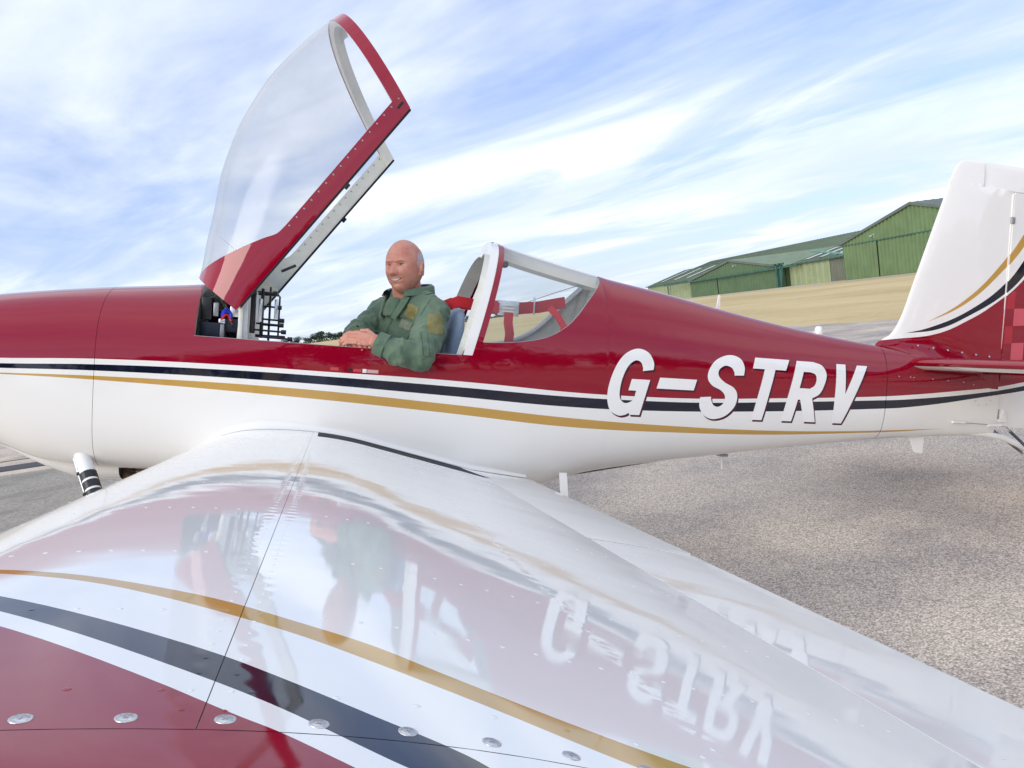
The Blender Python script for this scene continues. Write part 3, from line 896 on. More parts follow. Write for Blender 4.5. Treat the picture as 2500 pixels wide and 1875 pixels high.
LET = {
 'letter_g': ([(148.75, 19.1, C_), (148.75, 20.5), (147.6, 22.2), (145.4, 22.8), (143.1, 21.9), (141.5, 20.2), (140.3, 17.7), (139.65, 15.0), (139.75, 12.8), (140.5, 11.2), (142.1, 10.45), (143.4, 10.6), (144.15, 11.0, C_), (144.35, 10.65, C_), (146.4, 10.65, C_), (148.15, 17.2, C_), (144.35, 17.2, C_), (143.8, 15.1, C_), (145.4, 15.1, C_), (144.85, 13.4), (143.4, 12.75), (142.3, 13.4), (142.05, 14.9), (142.45, 17.3), (143.5, 19.5), (144.9, 20.6), (146.0, 20.4), (146.5, 19.5), (146.55, 18.75, C_)], None),
 'dash': ([(150.2, 17.75, C_), (158.2, 17.75, C_), (157.6, 15.7, C_), (149.6, 15.7, C_)], None),
 'letter_s': ([(168.65, 19.1, C_), (168.75, 20.7), (167.9, 22.2), (166.1, 22.85), (164.1, 22.6), (162.0, 21.5), (160.7, 19.6), (160.6, 18.0), (161.7, 16.8), (163.6, 16.0), (164.6, 15.0), (164.4, 13.6), (163.3, 12.85), (162.2, 13.1), (161.65, 14.0), (161.5, 14.7, C_), (159.1, 14.5, C_), (159.15, 12.6), (160.4, 11.0), (162.5, 10.45), (165.1, 11.2), (167.0, 13.1), (167.4, 15.2), (166.5, 16.6), (164.3, 17.6), (163.0, 18.7), (163.0, 19.9), (164.3, 20.75), (165.7, 20.5), (166.4, 19.7), (166.5, 19.0, C_)], None),
 'letter_t': ([(171.2, 22.75, C_), (179.3, 22.75, C_), (178.5, 20.6, C_), (175.95, 20.6, C_), (173.5, 10.6, C_), (171.0, 10.6, C_), (173.45, 20.6, C_), (170.65, 20.6, C_)], None),
 'letter_r': ([(181.1, 22.7, C_), (185.2, 22.7, C_), (187.4, 22.05), (188.5, 20.3), (187.9, 17.9), (186.9, 16.3), (185.2, 15.4, C_), (186.5, 10.6, C_), (183.6, 10.6, C_), (182.3, 15.0, C_), (181.75, 15.0, C_), (180.6, 10.6, C_), (178.0, 10.6, C_)],
              [(182.8, 20.6, C_), (184.5, 20.6, C_), (185.7, 20.2), (186.0, 19.2), (185.6, 18.0), (184.5, 17.3, C_), (181.95, 17.3, C_)]),
 'letter_v': ([(191.0, 22.65, C_), (193.35, 22.65, C_), (193.45, 16.6, C_), (196.3, 22.65, C_), (199.0, 22.65, C_), (193.2, 10.55, C_), (190.75, 10.55, C_)], None)}
def decal(name, outer, hole, mat, dx, dz, lift, parent):
    bm = bmesh.new()
    def ring(pts):
        vs = [bm.verts.new((p[0] + dx, 0, p[1] + dz)) for p in pts]
        return [bm.edges.new((vs[i], vs[(i + 1) % len(vs)])) for i in range(len(vs))]
    ed = ring(smooth_poly(outer))
    if hole: ed += ring(smooth_poly(hole))
    bmesh.ops.triangle_fill(bm, use_beauty=True, use_dissolve=False, edges=ed)
    if hole:      # drop anything filled inside the hole
        hp = [np.array(p) + [dx, dz] for p in smooth_poly(hole)]
        def inside(c):
            r_ = False
            for i in range(len(hp)):
                a, b = hp[i], hp[i - 1]
                if (a[1] > c[1]) != (b[1] > c[1]) and c[0] < (b[0] - a[0]) * (c[1] - a[1]) / (b[1] - a[1]) + a[0]: r_ = not r_
            return r_
        kill = [f for f in bm.faces if inside((f.calc_center_median().x, f.calc_center_median().z))]
        bmesh.ops.delete(bm, geom=kill, context='FACES')
    xs_ = [v.co.x for v in bm.verts]; zs_ = [v.co.z for v in bm.verts]
    q = math.ceil(min(xs_))
    while q < max(xs_):
        bmesh.ops.bisect_plane(bm, geom=bm.verts[:] + bm.edges[:] + bm.faces[:], plane_co=(q, 0, 0), plane_no=(1, 0, 0), dist=1e-4); q += 1.0
    q = math.ceil(min(zs_))
    while q < max(zs_):
        bmesh.ops.bisect_plane(bm, geom=bm.verts[:] + bm.edges[:] + bm.faces[:], plane_co=(0, 0, q), plane_no=(0, 0, 1), dist=1e-4); q += 1.0
    for v in bm.verts:
        v.co.y = float(Yf(v.co.x, v.co.z)) + lift
    bm.normal_update()
    for f in bm.faces:
        if f.normal.y < 0: f.normal_flip()
    bm.verts.index_update()
    V = [tuple(v.co) for v in bm.verts]; F = [[v.index for v in f.verts] for f in bm.faces]
    bm.free()
    return mk(name, V, F, mat, parent)
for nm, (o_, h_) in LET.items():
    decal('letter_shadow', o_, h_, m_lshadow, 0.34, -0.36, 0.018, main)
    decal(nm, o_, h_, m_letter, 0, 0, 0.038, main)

m_pink = plainpaint('faded_label', (0.62, 0.40, 0.40), .1)
m_lred = plainpaint('red_label', (0.55, 0.05, 0.07), .1)
for x0, x1, z0, z1, mt in ((90.85, 92.15, 15.75, 16.25, m_lred), (93.75, 94.3, 15.72, 16.25, m_black), (94.45, 95.8, 15.7, 16.2, m_lred), (95.95, 96.6, 15.65, 16.25, m_white), (96.7, 98.5, 15.65, 16.2, m_pink)):
    P = np.array([[(x, float(Yf(x, z)) + .05, z) for z in np.linspace(z0, z1, 3)] for x in np.linspace(x0, x1, 5)])
    V, F = grid(P)
    mk('placard', V, F, mt, main)
mb = MB()
def frivet(x, z, r_=.055):
    y = float(Yf(x, z)) + .004
    n = 7
    mb.add([(x + r_ * math.cos(k * 6.283 / n), y, z + r_ * math.sin(k * 6.283 / n)) for k in range(n)] + [(x + .6 * r_ * math.cos(k * 6.283 / n), y + .012, z + .6 * r_ * math.sin(k * 6.283 / n)) for k in range(n)],
           [(k, (k + 1) % n, n + (k + 1) % n, n + k) for k in range(n)] + [tuple(range(n, 2 * n))])
for xr in (74, 84.5, 131, 150, 168, 186):
    z = float(f_zb(xr)) + 2.0
    while z < (19 if xr < 112 else 23): frivet(xr, z); z += 1.1
x = 141.0
while x < 203:
    frivet(x, 24.2 - (x - 141) * .045); x += 1.3
x = 72.0
while x < 111:
    frivet(x, 19.2); x += 1.25
mb.build('rivet_rows', m_fus, main, True, I, 30)['kind'] = 'stuff'

# ---------------------------------------------------------------- wing
XLE, XTE, ZTE, DIH = 71.0, 125.516, -1.199, math.tan(R(3.0773))
CH = XTE - XLE
def airfoil(x, upper):
    c = np.clip((np.asarray(x, float) - XLE) / CH, 0, 1)
    m_, k1 = 0.2025, 15.957
    yc = np.where(c < m_, k1 / 6 * (c**3 - 3 * m_ * c**2 + m_ * m_ * (3 - m_) * c), k1 * m_**3 / 6 * (1 - c))
    th = 5 * (.2969 * np.sqrt(c) - .126 * c - .3516 * c**2 + .2843 * c**3 - .1015 * c**4)
    z = ZTE + (1 - c) * CH * math.tan(R(1.5))
    if upper:
        x = np.asarray(x, float)
        d1 = np.clip(x - 88.83, 0, 8.17); d2 = np.clip(x - 97.0, 0, None)
        aft = 5.738 - .066 * d1 - (.235 - .066) / (2 * 8.17) * d1 ** 2 - .235 * d2
        lin = .27 - 1.41 * (x - 115.05) / (XTE - 115.05)
        return np.where(x < 88.83, z + (yc + .19 * th) * CH, np.where(x < 115.05, aft, lin))
    return z + (yc - .115 * th) * CH - .02
def ztop(x, y): return airfoil(x, True) + (abs(y) - 16) * DIH
def prof(x0, x1, n):     # upper then lower strip of stations (cosine near the leading edge)
    return np.linspace(x0, x1, n)
JX, HX, TIPY = 88.83, 115.05, 126.95
def build_wing(sg):
    w = plane_part = empty('wing')
    w.parent = plane; w.location = OFF
    def strip(name, path, ys, mat=m_wing, parent=w, sharp=None):
        P = np.zeros((len(ys), len(path), 3))
        for i, y in enumerate(ys):
            for j, (x, z) in enumerate(path):
                P[i, j] = (x, sg * y, z + (y - 16) * DIH)
        V, F = grid(P)
        if sg < 0: F = [f[::-1] for f in F]
        o = mk(name, V, F, mat, parent, sharp=sharp)
        bm = bmesh.new(); bm.from_mesh(o.data); bmesh.ops.recalc_face_normals(bm, faces=bm.faces); bm.to_mesh(o.data); bm.free()
        return o
    cs = (1 - np.cos(np.linspace(0, np.pi / 2, 30)))
    xa = XLE + cs * (JX - 0.012 - XLE)
    up = [(x, float(airfoil(x, True))) for x in xa[::-1]]
    lo = [(x, float(airfoil(x, False))) for x in xa[1:]]
    ys = np.linspace(13.5, TIPY, 58)
    strip('leading_edge_skin', up + lo, ys)
    xa = np.linspace(JX + 0.012, HX - 0.05, 40)
    strip('main_skin', [(x, float(airfoil(x, True))) for x in xa], ys)
    strip('lower_skin', [(x, float(airfoil(x, False))) for x in np.linspace(JX, HX - 1.2, 14)], ys)
    # dark lining behind the joints
    strip('spar_joint', [(JX - .4, float(airfoil(JX - .4, True)) - .06), (JX + .4, float(airfoil(JX + .4, True)) - .06)], np.linspace(14, 126.9, 30), m_jointgrey)
    zz = float(airfoil(HX, True))
    strip('hinge_slot', [(HX - .8, float(airfoil(HX - .8, True)) - .05), (HX - .15, zz - .35), (HX - .05, zz - 1.2), (HX - .8, zz - 1.6)], np.linspace(14, 126.9, 30), m_dark)
    # flap and aileron: wedge bodies with rounded noses
    def surface(name, y0, y1, drop, nose):
        xs_ = np.linspace(HX + nose, XTE, 14)
        zu = [float(airfoil(x, True)) for x in xs_]
        zl = [float(airfoil(x, False)) for x in xs_]
        zu[-1] = ZTE + .06; zl[-1] = ZTE - .10
        nz = [(HX + nose - .10, zu[0] - .10), (HX + nose - .16, zu[0] - .5), (HX + nose - .1, zl[0] + .3)]
        path = [(x, z) for x, z in zip(xs_[::-1], zu[::-1])] + nz + [(x, z) for x, z in zip(xs_, zl)]
        path = [(x, z - drop * (x - HX) / (XTE - HX)) for x, z in path]
        path.append(path[0])
        o = strip(name, path, np.linspace(y0, y1, 26), sharp=50)
        for yy, fl in ((y0, 1), (y1, 0)):
            poly = [(x, sg * yy, z + (yy - 16) * DIH) for x, z in path[:-1]]
            mk('end_rib', poly, [tuple(range(len(poly)))], m_white, o, False)
        return o
    surface('flap', 16.8, 76.55, 0.0, 0.0)
    a_ = surface('aileron', 77.0, TIPY - .1, 0.12, 0.12)
    # wing tip: closes the section with a rounded end
    ts = np.linspace(0, 1, 18)
    xa = XLE + (1 - np.cos(np.linspace(0, np.pi, 60))) / 2 * CH
    P = []
    for u in ts:
        y = TIPY + 0.028 + 9.2 * u
        k = math.sqrt(max(0, 1 - u ** 2.6)); kx = 1 - 0.16 * u ** 2.2
        row = []
        for x, up_ in [(x, True) for x in xa[::-1]] + [(x, False) for x in xa[1:]]:
            zu, zl = float(airfoil(x, True)), float(airfoil(x, False))
            if x > XTE - .2: zu, zl = ZTE + .05, ZTE - .1
            mid = zl + (zu - zl) * (.62 - .12 * u)
            z = mid + ((zu if up_ else zl) - mid) * k
            xx_ = XTE + (x - XTE) * kx
            row.append((xx_, sg * y, z + (y - 16) * DIH))
        P.append(row)
    V, F = grid(np.array(P))
    tip = mk('wing_tip', V, F, m_wing, w)
    bm = bmesh.new(); bm.from_mesh(tip.data); bmesh.ops.recalc_face_normals(bm, faces=bm.faces); bm.to_mesh(tip.data); bm.free()
    xx_ = np.linspace(XLE + .3, XTE - .3, 60)
    Pj = np.array([[(x, sg * (TIPY - .35), float(airfoil(x, True)) + (TIPY - 16) * DIH - .03) , (x, sg * (TIPY + .4), float(airfoil(x, True)) + (TIPY - 16) * DIH - .05)] for x in xx_])
    V, F = grid(Pj)
    mk('tip_joint', V, F, m_jointgrey, w)
    return w
WING = build_wing(1)
WINGR = build_wing(-1)
# root fillet
for sg, w in ((1, WING), (-1, WINGR)):
    rows = []
    cs = np.concatenate([np.linspace(.004, .05, 8), np.linspace(.06, 1.0, 50)])
    for c in cs:
        x = XLE + c * CH
        rad = float(np.interp(c, [0, .03, .08, .18, .32, .5, .85, 1.0], [.15, .5, 1.1, 1.5, 1.0, .9, .8, .25]))
        zt_ = float(ztop(x, 16.5))
        yb = float(Yf(x, zt_ + rad))
        A = np.array([x, yb + rad * 1.15, float(ztop(x, yb + rad * 1.15)) + .03]); B = np.array([x, float(Yf(x, zt_ + rad)) + .03, zt_ + rad])
        K = np.array([x, yb + .05, zt_ + .05])
        u = np.linspace(0, 1, 10)[:, None]
        rows.append((1 - u) ** 2 * A + 2 * u * (1 - u) * K + u ** 2 * B)
    P = np.array(rows); P[:, :, 1] *= sg
    V, F = grid(P)
    mk('root_fillet', V, F if sg > 0 else [f[::-1] for f in F], m_white, w)
# walkway strips, screws and rivets on the near wing
def on_wing(poly_x, ys, lift=.05): pass
def walk(x0, x1, ya, yb, skew):
    n = 26
    P = np.zeros((n, 8, 3))
    for i in range(n):
        for j in range(8):
            y = ya + (yb - ya) * j / 7
            x = x0 + (x1 + skew * (y - ya) - x0) * i / (n - 1)
            P[i, j] = (x, y, float(ztop(x, y)) + .045)
    V, F = grid(P)
    mk('walkway_strip', V, F, m_grip, WING)
walk(89.6, 112.6, 17.9, 20.2, .3)
walk(89.6, 113.2, 21.2, 27.2, .45)
# tip-joint screws: dished head with a cross recess
def screw_mesh():
    bm = bmesh.new()
    n = 24
    rings = [(0.34, 0.0), (0.335, 0.03), (0.30, 0.045), (0.245, 0.02), (0.235, 0.028), (0.12, 0.036)]
    vs = [[bm.verts.new((r_ * math.cos(2 * math.pi * k / n), r_ * math.sin(2 * math.pi * k / n), h)) for k in range(n)] for r_, h in rings]
    for a in range(len(rings) - 1):
        for k in range(n):
            bm.faces.new((vs[a][k], vs[a][(k + 1) % n], vs[a + 1][(k + 1) % n], vs[a + 1][k]))
    bm.faces.new(vs[-1])
    me = bpy.data.meshes.new('screw')
    for v in bm.verts: v.co *= I
    bm.to_mesh(me); bm.free()
    me.materials.append(m_steel)
    me.polygons.foreach_set('use_smooth', [True] * len(me.polygons))
    return me
mesh_screw = screw_mesh()
mbx = MB().box(-.11, .11, -.022, .022, .0365, .040).box(-.022, .022, -.11, -.024, .0365, .040).box(-.022, .022, .024, .11, .0365, .040)
mesh_cross = bpy.data.meshes.new('screw_slot')
mesh_cross.from_pydata([tuple(Vector(v) * I) for v in mbx.V], [], mbx.F)
mesh_cross.materials.append(m_grey)
def put_screw(x, y, z, nrm, parent, scale=1.0, spin=0.0, cross=True):
    o = bpy.data.objects.new('screw', mesh_screw)
    COL.objects.link(o); o.parent = parent
    q = Vector(nrm).to_track_quat('Z', 'Y')
    o.rotation_euler = (q.to_matrix() @ Matrix.Rotation(spin, 3, 'Z')).to_euler()
    o.location = Vector((x, y, z)) * I
    o.scale = (scale,) * 3
    if cross and parent is not None and parent.parent is plane:
        c_ = bpy.data.objects.new('screw_slot', mesh_cross)
        COL.objects.link(c_); c_.parent = o
    return o
def wing_n(x, y):
    e = .2
    dx = (float(ztop(x + e, y)) - float(ztop(x - e, y))) / (2 * e)
    return Vector((-dx, -DIH, 1)).normalized()
for k in range(19):
    x = 73.6 + 1.965 * k + .02
    yy = 126.45
    if x < XTE - 10.8:
        put_screw(x, yy, float(ztop(x, yy)) - .005, wing_n(x, yy), WING, 0.68, random.uniform(0, 3))
# rivet rows
def rivet_rows():
    mb = MB()
    disc = []
    n = 8
    def riv(x, y, r_=.085):
        z = float(ztop(x, y)); nn = wing_n(x, y)
        a = nn.orthogonal().normalized(); b = nn.cross(a)
        c0 = Vector((x, y, z))
        V = [c0 + (a * math.cos(2 * math.pi * k / n) + b * math.sin(2 * math.pi * k / n)) * r_ + nn * .001 for k in range(n)]
        V += [c0 + (a * math.cos(2 * math.pi * k / n) + b * math.sin(2 * math.pi * k / n)) * r_ * .6 + nn * .018 for k in range(n)]
        mb.add(V, [(k, (k + 1) % n, n + (k + 1) % n, n + k) for k in range(n)] + [tuple(range(n, 2 * n))])
    y = 27.0
    while y < 125.5:                      # rear spar row
        riv(102.2, y, .11); y += 1.2
    for yr in (30, 41, 52.5, 64, 75.5, 87, 98.5, 110, 118.5):
        x = 74.5
        while x < 114:
            if abs(x - JX) > 1.4: riv(x, yr + .0, .10)
            x += 1.2
    y = 27.0
    while y < 126:                        # spar rows either side of the joint
        riv(JX - .45, y, .07); riv(JX + .45, y, .07); y += 1.1
    x = 74
    while x < 112:                        # tip rib
        riv(x, 124.9, .10); x += 1.965
    y = 78.0
    while y < 126:                        # aileron spar
        x = HX + 2.2
        riv(x, y, .06); y += 1.6
    return mb
rv = rivet_rows().build('rivet_rows', m_wing, WING, True, I, 30)
rv['kind'] = 'stuff'

# ---------------------------------------------------------------- fin, rudder and tailplane
def foil_body(name, le, te, zs, thick, mat, parent, axis='z', nose=True, n=16, blunt=False, full=None):
    """symmetric section body: le/te callables of span coordinate"""
    c = (1 - np.cos(np.linspace(0, np.pi, n))) / 2
    P = []
    for s_ in zs:
        a, b = le(s_), te(s_); tk = thick(s_)
        if nose:
            h = 2.6 * (.2969 * np.sqrt(c) - .126 * c - .3516 * c**2 + .2843 * c**3 - .1036 * c**4) / .2969 * 1.0 * tk / 1.16
            if blunt:
                cf = c if full is None else c * (b - a) / (full(s_) - a)
                h = tk / 2 * np.minimum(1, (1.25 if axis == 'z' else 2.3) * cf ** .5) * (1 - .28 * cf)
        else:
            h = tk / 2 * (1 - c) + .03
        x = a + (b - a) * c
        row = [(x[i], h[i]) for i in range(n)] + [(x[i], -h[i]) for i in range(n - 1, -1, -1)]
        P.append([(x_, h_, s_) if axis == 'z' else (x_, s_, h_) for x_, h_ in row])
    P = np.array(P)
    V, F = grid(P, False, True)
    V = [tuple(v) for v in V]
    m = P.shape[1]
    F = list(F) + [tuple(range(m)), tuple(range((len(zs) - 1) * m, len(zs) * m))]
    o = mk(name, V, F, mat, parent, sharp=60)
    bm = bmesh.new(); bm.from_mesh(o.data); bmesh.ops.recalc_face_normals(bm, faces=bm.faces); bm.to_mesh(o.data); bm.free()
    o.data.set_sharp_from_angle(angle=R(60))
    return o
fle = pchip([25, 28.0, 29.6, 31.5, 34.5, 40.6, 59.8, 66.5, 68.4, 69.2, 69.5], [203.0, 204.6, 207.4, 208.9, 210.3, 212.2, 218.2, 220.4, 221.5, 223.2, 226.0])
HINX = lambda z: 235.9 + (z - 20) * 0.004
def f_te(z):                               # fin stops ahead of the balance horn near the top
    return 228.0 if z > 63.9 else float(HINX(z)) - .12
fin = empty('fin'); fin.parent = plane; fin.location = OFF
foil_body('fin_skin', lambda z: float(fle(z)), lambda z: 227.9 if z > 63.76 else float(HINX(z)) - .12, np.concatenate([np.linspace(24.5, 40, 22), np.linspace(41, 63.75, 14), np.linspace(63.77, 68, 6), [68.6, 69.0, 69.3, 69.5]]), lambda z: float(np.interp(z, [24, 30, 63, 67.5, 69, 69.5], [3.6, 2.7, 1.8, 1.6, 1.1, .35])), m_fin, fin, blunt=True, full=lambda z: float(HINX(z)))
# fairing flare where the fin meets the deck
rows = []
for x in np.linspace(205.2, 235.5, 40):
    top_z = float(f_zt(x)); u = (x - 205.2) / 30.3
    hgt = 0.4 + 3.4 * min(1, u * 2.4)
    hw = float(np.interp(u, [0, .2, 1], [.1, 1.05, 1.75]))
    zd = lambda y: float(f_zm(x) + (f_zt(x) - f_zm(x)) * max(0, 1 - (abs(y) / f_w(x)) ** f_nu(x)) ** (1 / f_nu(x)))
    yo = min(hw + .6 + 1.3 * min(1, u * 2), float(f_w(x)) * .96)
    A = np.array([x, yo, zd(yo) + .03]); B = np.array([x, hw * .82, top_z + hgt]); K = np.array([x, hw * .86, zd(hw * .86) + .1])
    q = np.linspace(0, 1, 9)[:, None]
    rows.append((1 - q) ** 2 * A + 2 * q * (1 - q) * K + q ** 2 * B)
P = np.array(rows); V, F = both(P)
mk('fin_fairing', V, F, m_red, fin)
rud = empty('rudder'); rud.parent = plane; rud.location = OFF
rte = lambda z: float(np.interp(z, [10, 14, 20, 45, 64, 69], [247, 251.5, 252.5, 249.5, 246.5, 245.5]))
foil_body('rudder_skin', lambda z: float(HINX(z)) + .12, rte, np.linspace(11.2, 63.4, 24), lambda z: float(np.interp(z, [10, 20, 63], [1.9, 2.6, 1.8])), m_fin, rud, nose=False)
def h_le(z): return 228.15
foil_body('balance_horn', lambda z: 228.15 + max(0, z - 68.7) * 1.2, rte, np.concatenate([np.linspace(63.6, 68.2, 6), [68.7, 69.0, 69.25]]), lambda z: float(np.interp(z, [63, 68, 69.25], [1.65, 1.4, .5])), m_white, rud, blunt=True)
MB().box(235.75, 236.15, -.9, .9, 24.3, 63.0).build('hinge_gap_seal', m_white, rud)
for z in (26.8, 57.2):
    MB().bbox(235.6, 236.5, -1.25, 1.25, z - .75, z + .75, .15).build('hinge_bracket', m_grey if z > 40 else m_red, rud)
MB().bbox(235.2, 236.9, -1.15, 1.15, 12.9, 15.3, .2).build('rudder_horn_hinge', m_grey, rud)
mb = MB()
mb.add([(236.6, -1.5, 12.4), (238.9, -1.5, 12.4), (237.6, -1.5, 15.0), (236.6, 1.5, 12.4), (238.9, 1.5, 12.4), (237.6, 1.5, 15.0)], [(0, 1, 2), (5, 4, 3), (0, 3, 4, 1), (1, 4, 5, 2), (2, 5, 3, 0)])
mb.build('rudder_horn', m_white, rud, False)
for x, z in ((213.4, 27.9), (217.4, 27.65), (221.2, 27.4), (225, 27.15), (228.7, 26.9), (232.3, 26.7)):
    put_screw(x, 1.62 + .3 * (1 - (x - 213) / 20), z, (0, 1, .25), fin, 0.62)
for x, z in ((207.5, 21.0), (210.6, 21.0), (211.6, 21.0), (216.8, 20.9), (221.1, 20.8), (225.5, 20.7), (228.4, 20.3), (229.1, 16.8), (230.2, 15.9), (232.4, 16.0), (233.5, 17.0)):
    put_screw(x, float(Yf(x, z)) + .02, z, (0, 1, .1), tail, 0.42, 0, False)
for sg in (1, -1):
    sb = empty('tailplane'); sb.parent = plane; sb.location = OFF
    ys = [sg * v for v in np.concatenate([[0.4], np.linspace(2.5, 47.5, 14), [48.6, 49.2, 49.5]])]
    le = lambda y: float(np.interp(abs(y), [0, 3, 48, 49.5], [210.2, 211.0, 214.6, 216.6]))
    tk = lambda y: float(np.interp(abs(y), [0, 47.5, 49.5], [3.0, 2.4, .5]))
    o = foil_body('stabilizer', le, lambda y: 229.4, ys, tk, [m_stabunder, m_white], sb, axis='y', blunt=True)
    o2 = foil_body('elevator', lambda y: 229.6, lambda y: 243.2 - (4 if abs(y) < 3 else 0), ys[1:], lambda y: tk(y) * .95, [m_stabunder, m_white], sb, axis='y', nose=False)
    for q in (o, o2):
        q.location = (0, 0, 24.15 * I)
        for p in q.data.polygons:
            if p.normal.z < -0.35 and p.center.z < -.55 * I: p.material_index = 1
    rows = []
    for x in np.linspace(210.6, 238, 24):
        r_ = 1.0
        yb = float(Yf(x, 24.15 + r_ * (1 if x < 0 else 0)))
    MB().tube([(211.2, sg * 2.0, 24.15), (216, sg * 3.8, 24.1), (226, sg * 3.0, 24.1), (238, sg * 1.6, 24.1)], [.3, 1.5, 1.55, 1.0], 16).build('root_fairing', m_red, sb)

# ---------------------------------------------------------------- gear, aerials, tail wheel
def gear(sg):
    g = empty('main_gear'); g.parent = plane; g.location = OFF
    p0, p1 = Vector((54.0, sg * 12.4, 0.2)), Vector((71.6, sg * 35, -30.2))
    d = (p1 - p0)
    MB().tube([p0 + d * u for u in np.linspace(0, 1, 8)], [1.18, 1.15, 1.1, 1.05, 1.0, .95, .9, .85], 16).build('leg', m_white, g)
    for a in (0.085, 0.125, 0.165):
        MB().tube([p0 + d * a, p0 + d * (a + .03)], 1.24, 16).build('leg_band', m_black, g)
    MB().tube([p0 + d * u + Vector((-1.35, 0, .1)) for u in np.linspace(.02, .9, 8)], .16, 8).build('brake_pipe', m_alu, g)
    for a in (.085, .175, .30):
        MB().bbox(*(lambda c: (c.x - 1.5, c.x - .5, c.y - .5, c.y + .5, c.z - .25, c.z + .25))(p0 + d * a), .08).build('pipe_clip', m_black, g)
    c = p1 + Vector((0, sg * 3.0, -.8))
    ring = []
    for k in range(32):
        th = 2 * math.pi * k / 32
        for j in range(12):
            ph = 2 * math.pi * j / 12
            rr = 5.1 + 2.4 * math.cos(ph)
            ring.append((c.x + rr * math.cos(th), c.y + 2.3 * math.sin(ph), c.z + rr * math.sin(th)))
    V, F = grid(np.array(ring).reshape(32, 12, 3), True, True)
    ty = mk('tyre', V, F, m_rubber, g)
    MB().tube([c - Vector((0, 2.1, 0)), c + Vector((0, 2.1, 0))], 3.1, 24).build('rim', m_alu, g)
    # wheel spat
    rows = []
    for u in np.linspace(0, 1, 26):
        x = c.x - 13 + 33 * u
        r_ = (u ** .55) * (1 - u) ** .8 * 2.05
        rows.append([(x, c.y + 4.6 * r_ * math.cos(th), c.z + 2.6 + 6.4 * r_ * math.sin(th) * (1 if math.sin(th) > 0 else .85)) for th in np.linspace(0, 2 * math.pi, 24, endpoint=False)])
    V, F = grid(np.array(rows), False, True)
    mk('wheel_spat', V, F, m_white, g)
    return c
wc = gear(1); gear(-1)
# cowl outlet scoop and exhaust
rows = []
for u in np.linspace(0, 1, 18):
    x = 41 + 17.2 * u
    dep = 2.7 * min(1, u * 1.7) ** 1.2
    rows.append([(x, 7.8 * math.cos(th), float(f_zb(x)) + .6 - (dep + .6) * max(0, math.sin(th)) ** .7) for th in np.linspace(0, math.pi, 20)])
V, F = grid(np.array(rows))
mk('cowl_outlet', V, F, m_white, cowl)
mk('outlet_void', [(58.15, 7.4 * math.cos(th), float(f_zb(58)) + .5 - 2.9 * max(0, math.sin(th)) ** .7) for th in np.linspace(0, math.pi, 20)], [tuple(range(20))], m_dark, cowl, False)
for sg in (-1, 1):
    MB().tube([(52, sg * 4, -3.0), (58, sg * 4.2, -4.0), (66.5, sg * 4.6, -6.2)], [.9, .9, .88], 16, False).build('exhaust_pipe', m_bronze, cowl)
# crew step
mb = MB(); mb.add([(131.4, 13.0, -.2), (132.8, 13.0, -.2), (133.7, 14.2, -9.5), (132.3, 14.2, -9.5), (131.4, 13.25, -.2), (132.8, 13.25, -.2), (133.7, 14.5, -9.5), (132.3, 14.5, -9.5)],
   [(0, 1, 2, 3), (7, 6, 5, 4), (0, 4, 5, 1), (1, 5, 6, 2), (2, 6, 7, 3), (3, 7, 4, 0)])
st_ = mb.build('boarding_step', m_white, plane, False, I, None, OFF)
MB().bbox(131.6, 134.4, 13.2, 18.2, -10.0, -9.5, .15).build('tread', m_grip, st_)
# aerials
def blade(name, prof_pts, th, mat):
    mb = MB()
    n = len(prof_pts)
    V = [(x, th / 2, z) for x, z in prof_pts] + [(x, -th / 2, z) for x, z in prof_pts]
    F = [tuple(range(n)), tuple(range(2 * n - 1, n - 1, -1))] + [(i, i + n, (i + 1) % n + n, (i + 1) % n) for i in range(n)]
    return part(name, V, F, mat, smooth=False)
blade('blade_aerial', [(214.6, 8.3), (218.4, 8.6), (218.35, 4.5), (216.5, 4.6), (216.1, 5.0)], .3, m_white)
blade('whip_aerial', [(166.4, 32.2), (167.2, 32.0), (167.0, 35.0), (166.85, 35.15), (166.7, 35.0)], .35, m_white)
dr = MB().bbox(169.2, 171.2, -.7, .7, 2.2, 2.75, .1)
dr = dr.build('drain_mast', m_grey, plane, True, I, 40, OFF)
MB().tube([(170.1, 0, 2.4), (170.35, 0, -.5)], [.32, .24], 10).build('mast', m_white, dr)
bc = MB()
bc.tube([(190.3, 0, 27.8), (190.3, 0, 29.3)], 1.0, 20).tube([(190.3, 0, 29.3), (190.3, 0, 29.9), (190.3, 0, 30.3), (190.3, 0, 30.45)], [.8, .78, .62, .25], 20)
bc.build('beacon', m_white, plane, True, I, 40, OFF)
# tail spring, wheel and steering
tw = empty('tailwheel_assembly'); tw.parent = plane; tw.location = OFF
MB().tube([(228, 0, 9.6), (234, 0, 9.5), (239, 0, 8.9), (245, 0, 7.0), (251.5, 0, 4.4)], [.75, .72, .66, .6, .55], 14).build('spring', m_white, tw)
MB().tube([(251.5, 0, 4.8), (252.3, 0, 1.6)], .55, 12).build('pivot', m_grey, tw)
c = Vector((253.2, 0, 3.1))
ring = []
for k in range(24):
    th = 2 * math.pi * k / 24
    for j in range(10):
        ph = 2 * math.pi * j / 10
        rr = 2.1 + .9 * math.cos(ph)
        ring.append((c.x + rr * math.cos(th), .9 * math.sin(ph), c.z + rr * math.sin(th)))
V, F = grid(np.array(ring).reshape(24, 10, 3), True, True)
mk('tyre', V, F, m_rubber, tw)
MB().tube([c - Vector((0, .6, 0)), c + Vector((0, .6, 0))], 1.4, 18).build('rim', m_alu, tw)
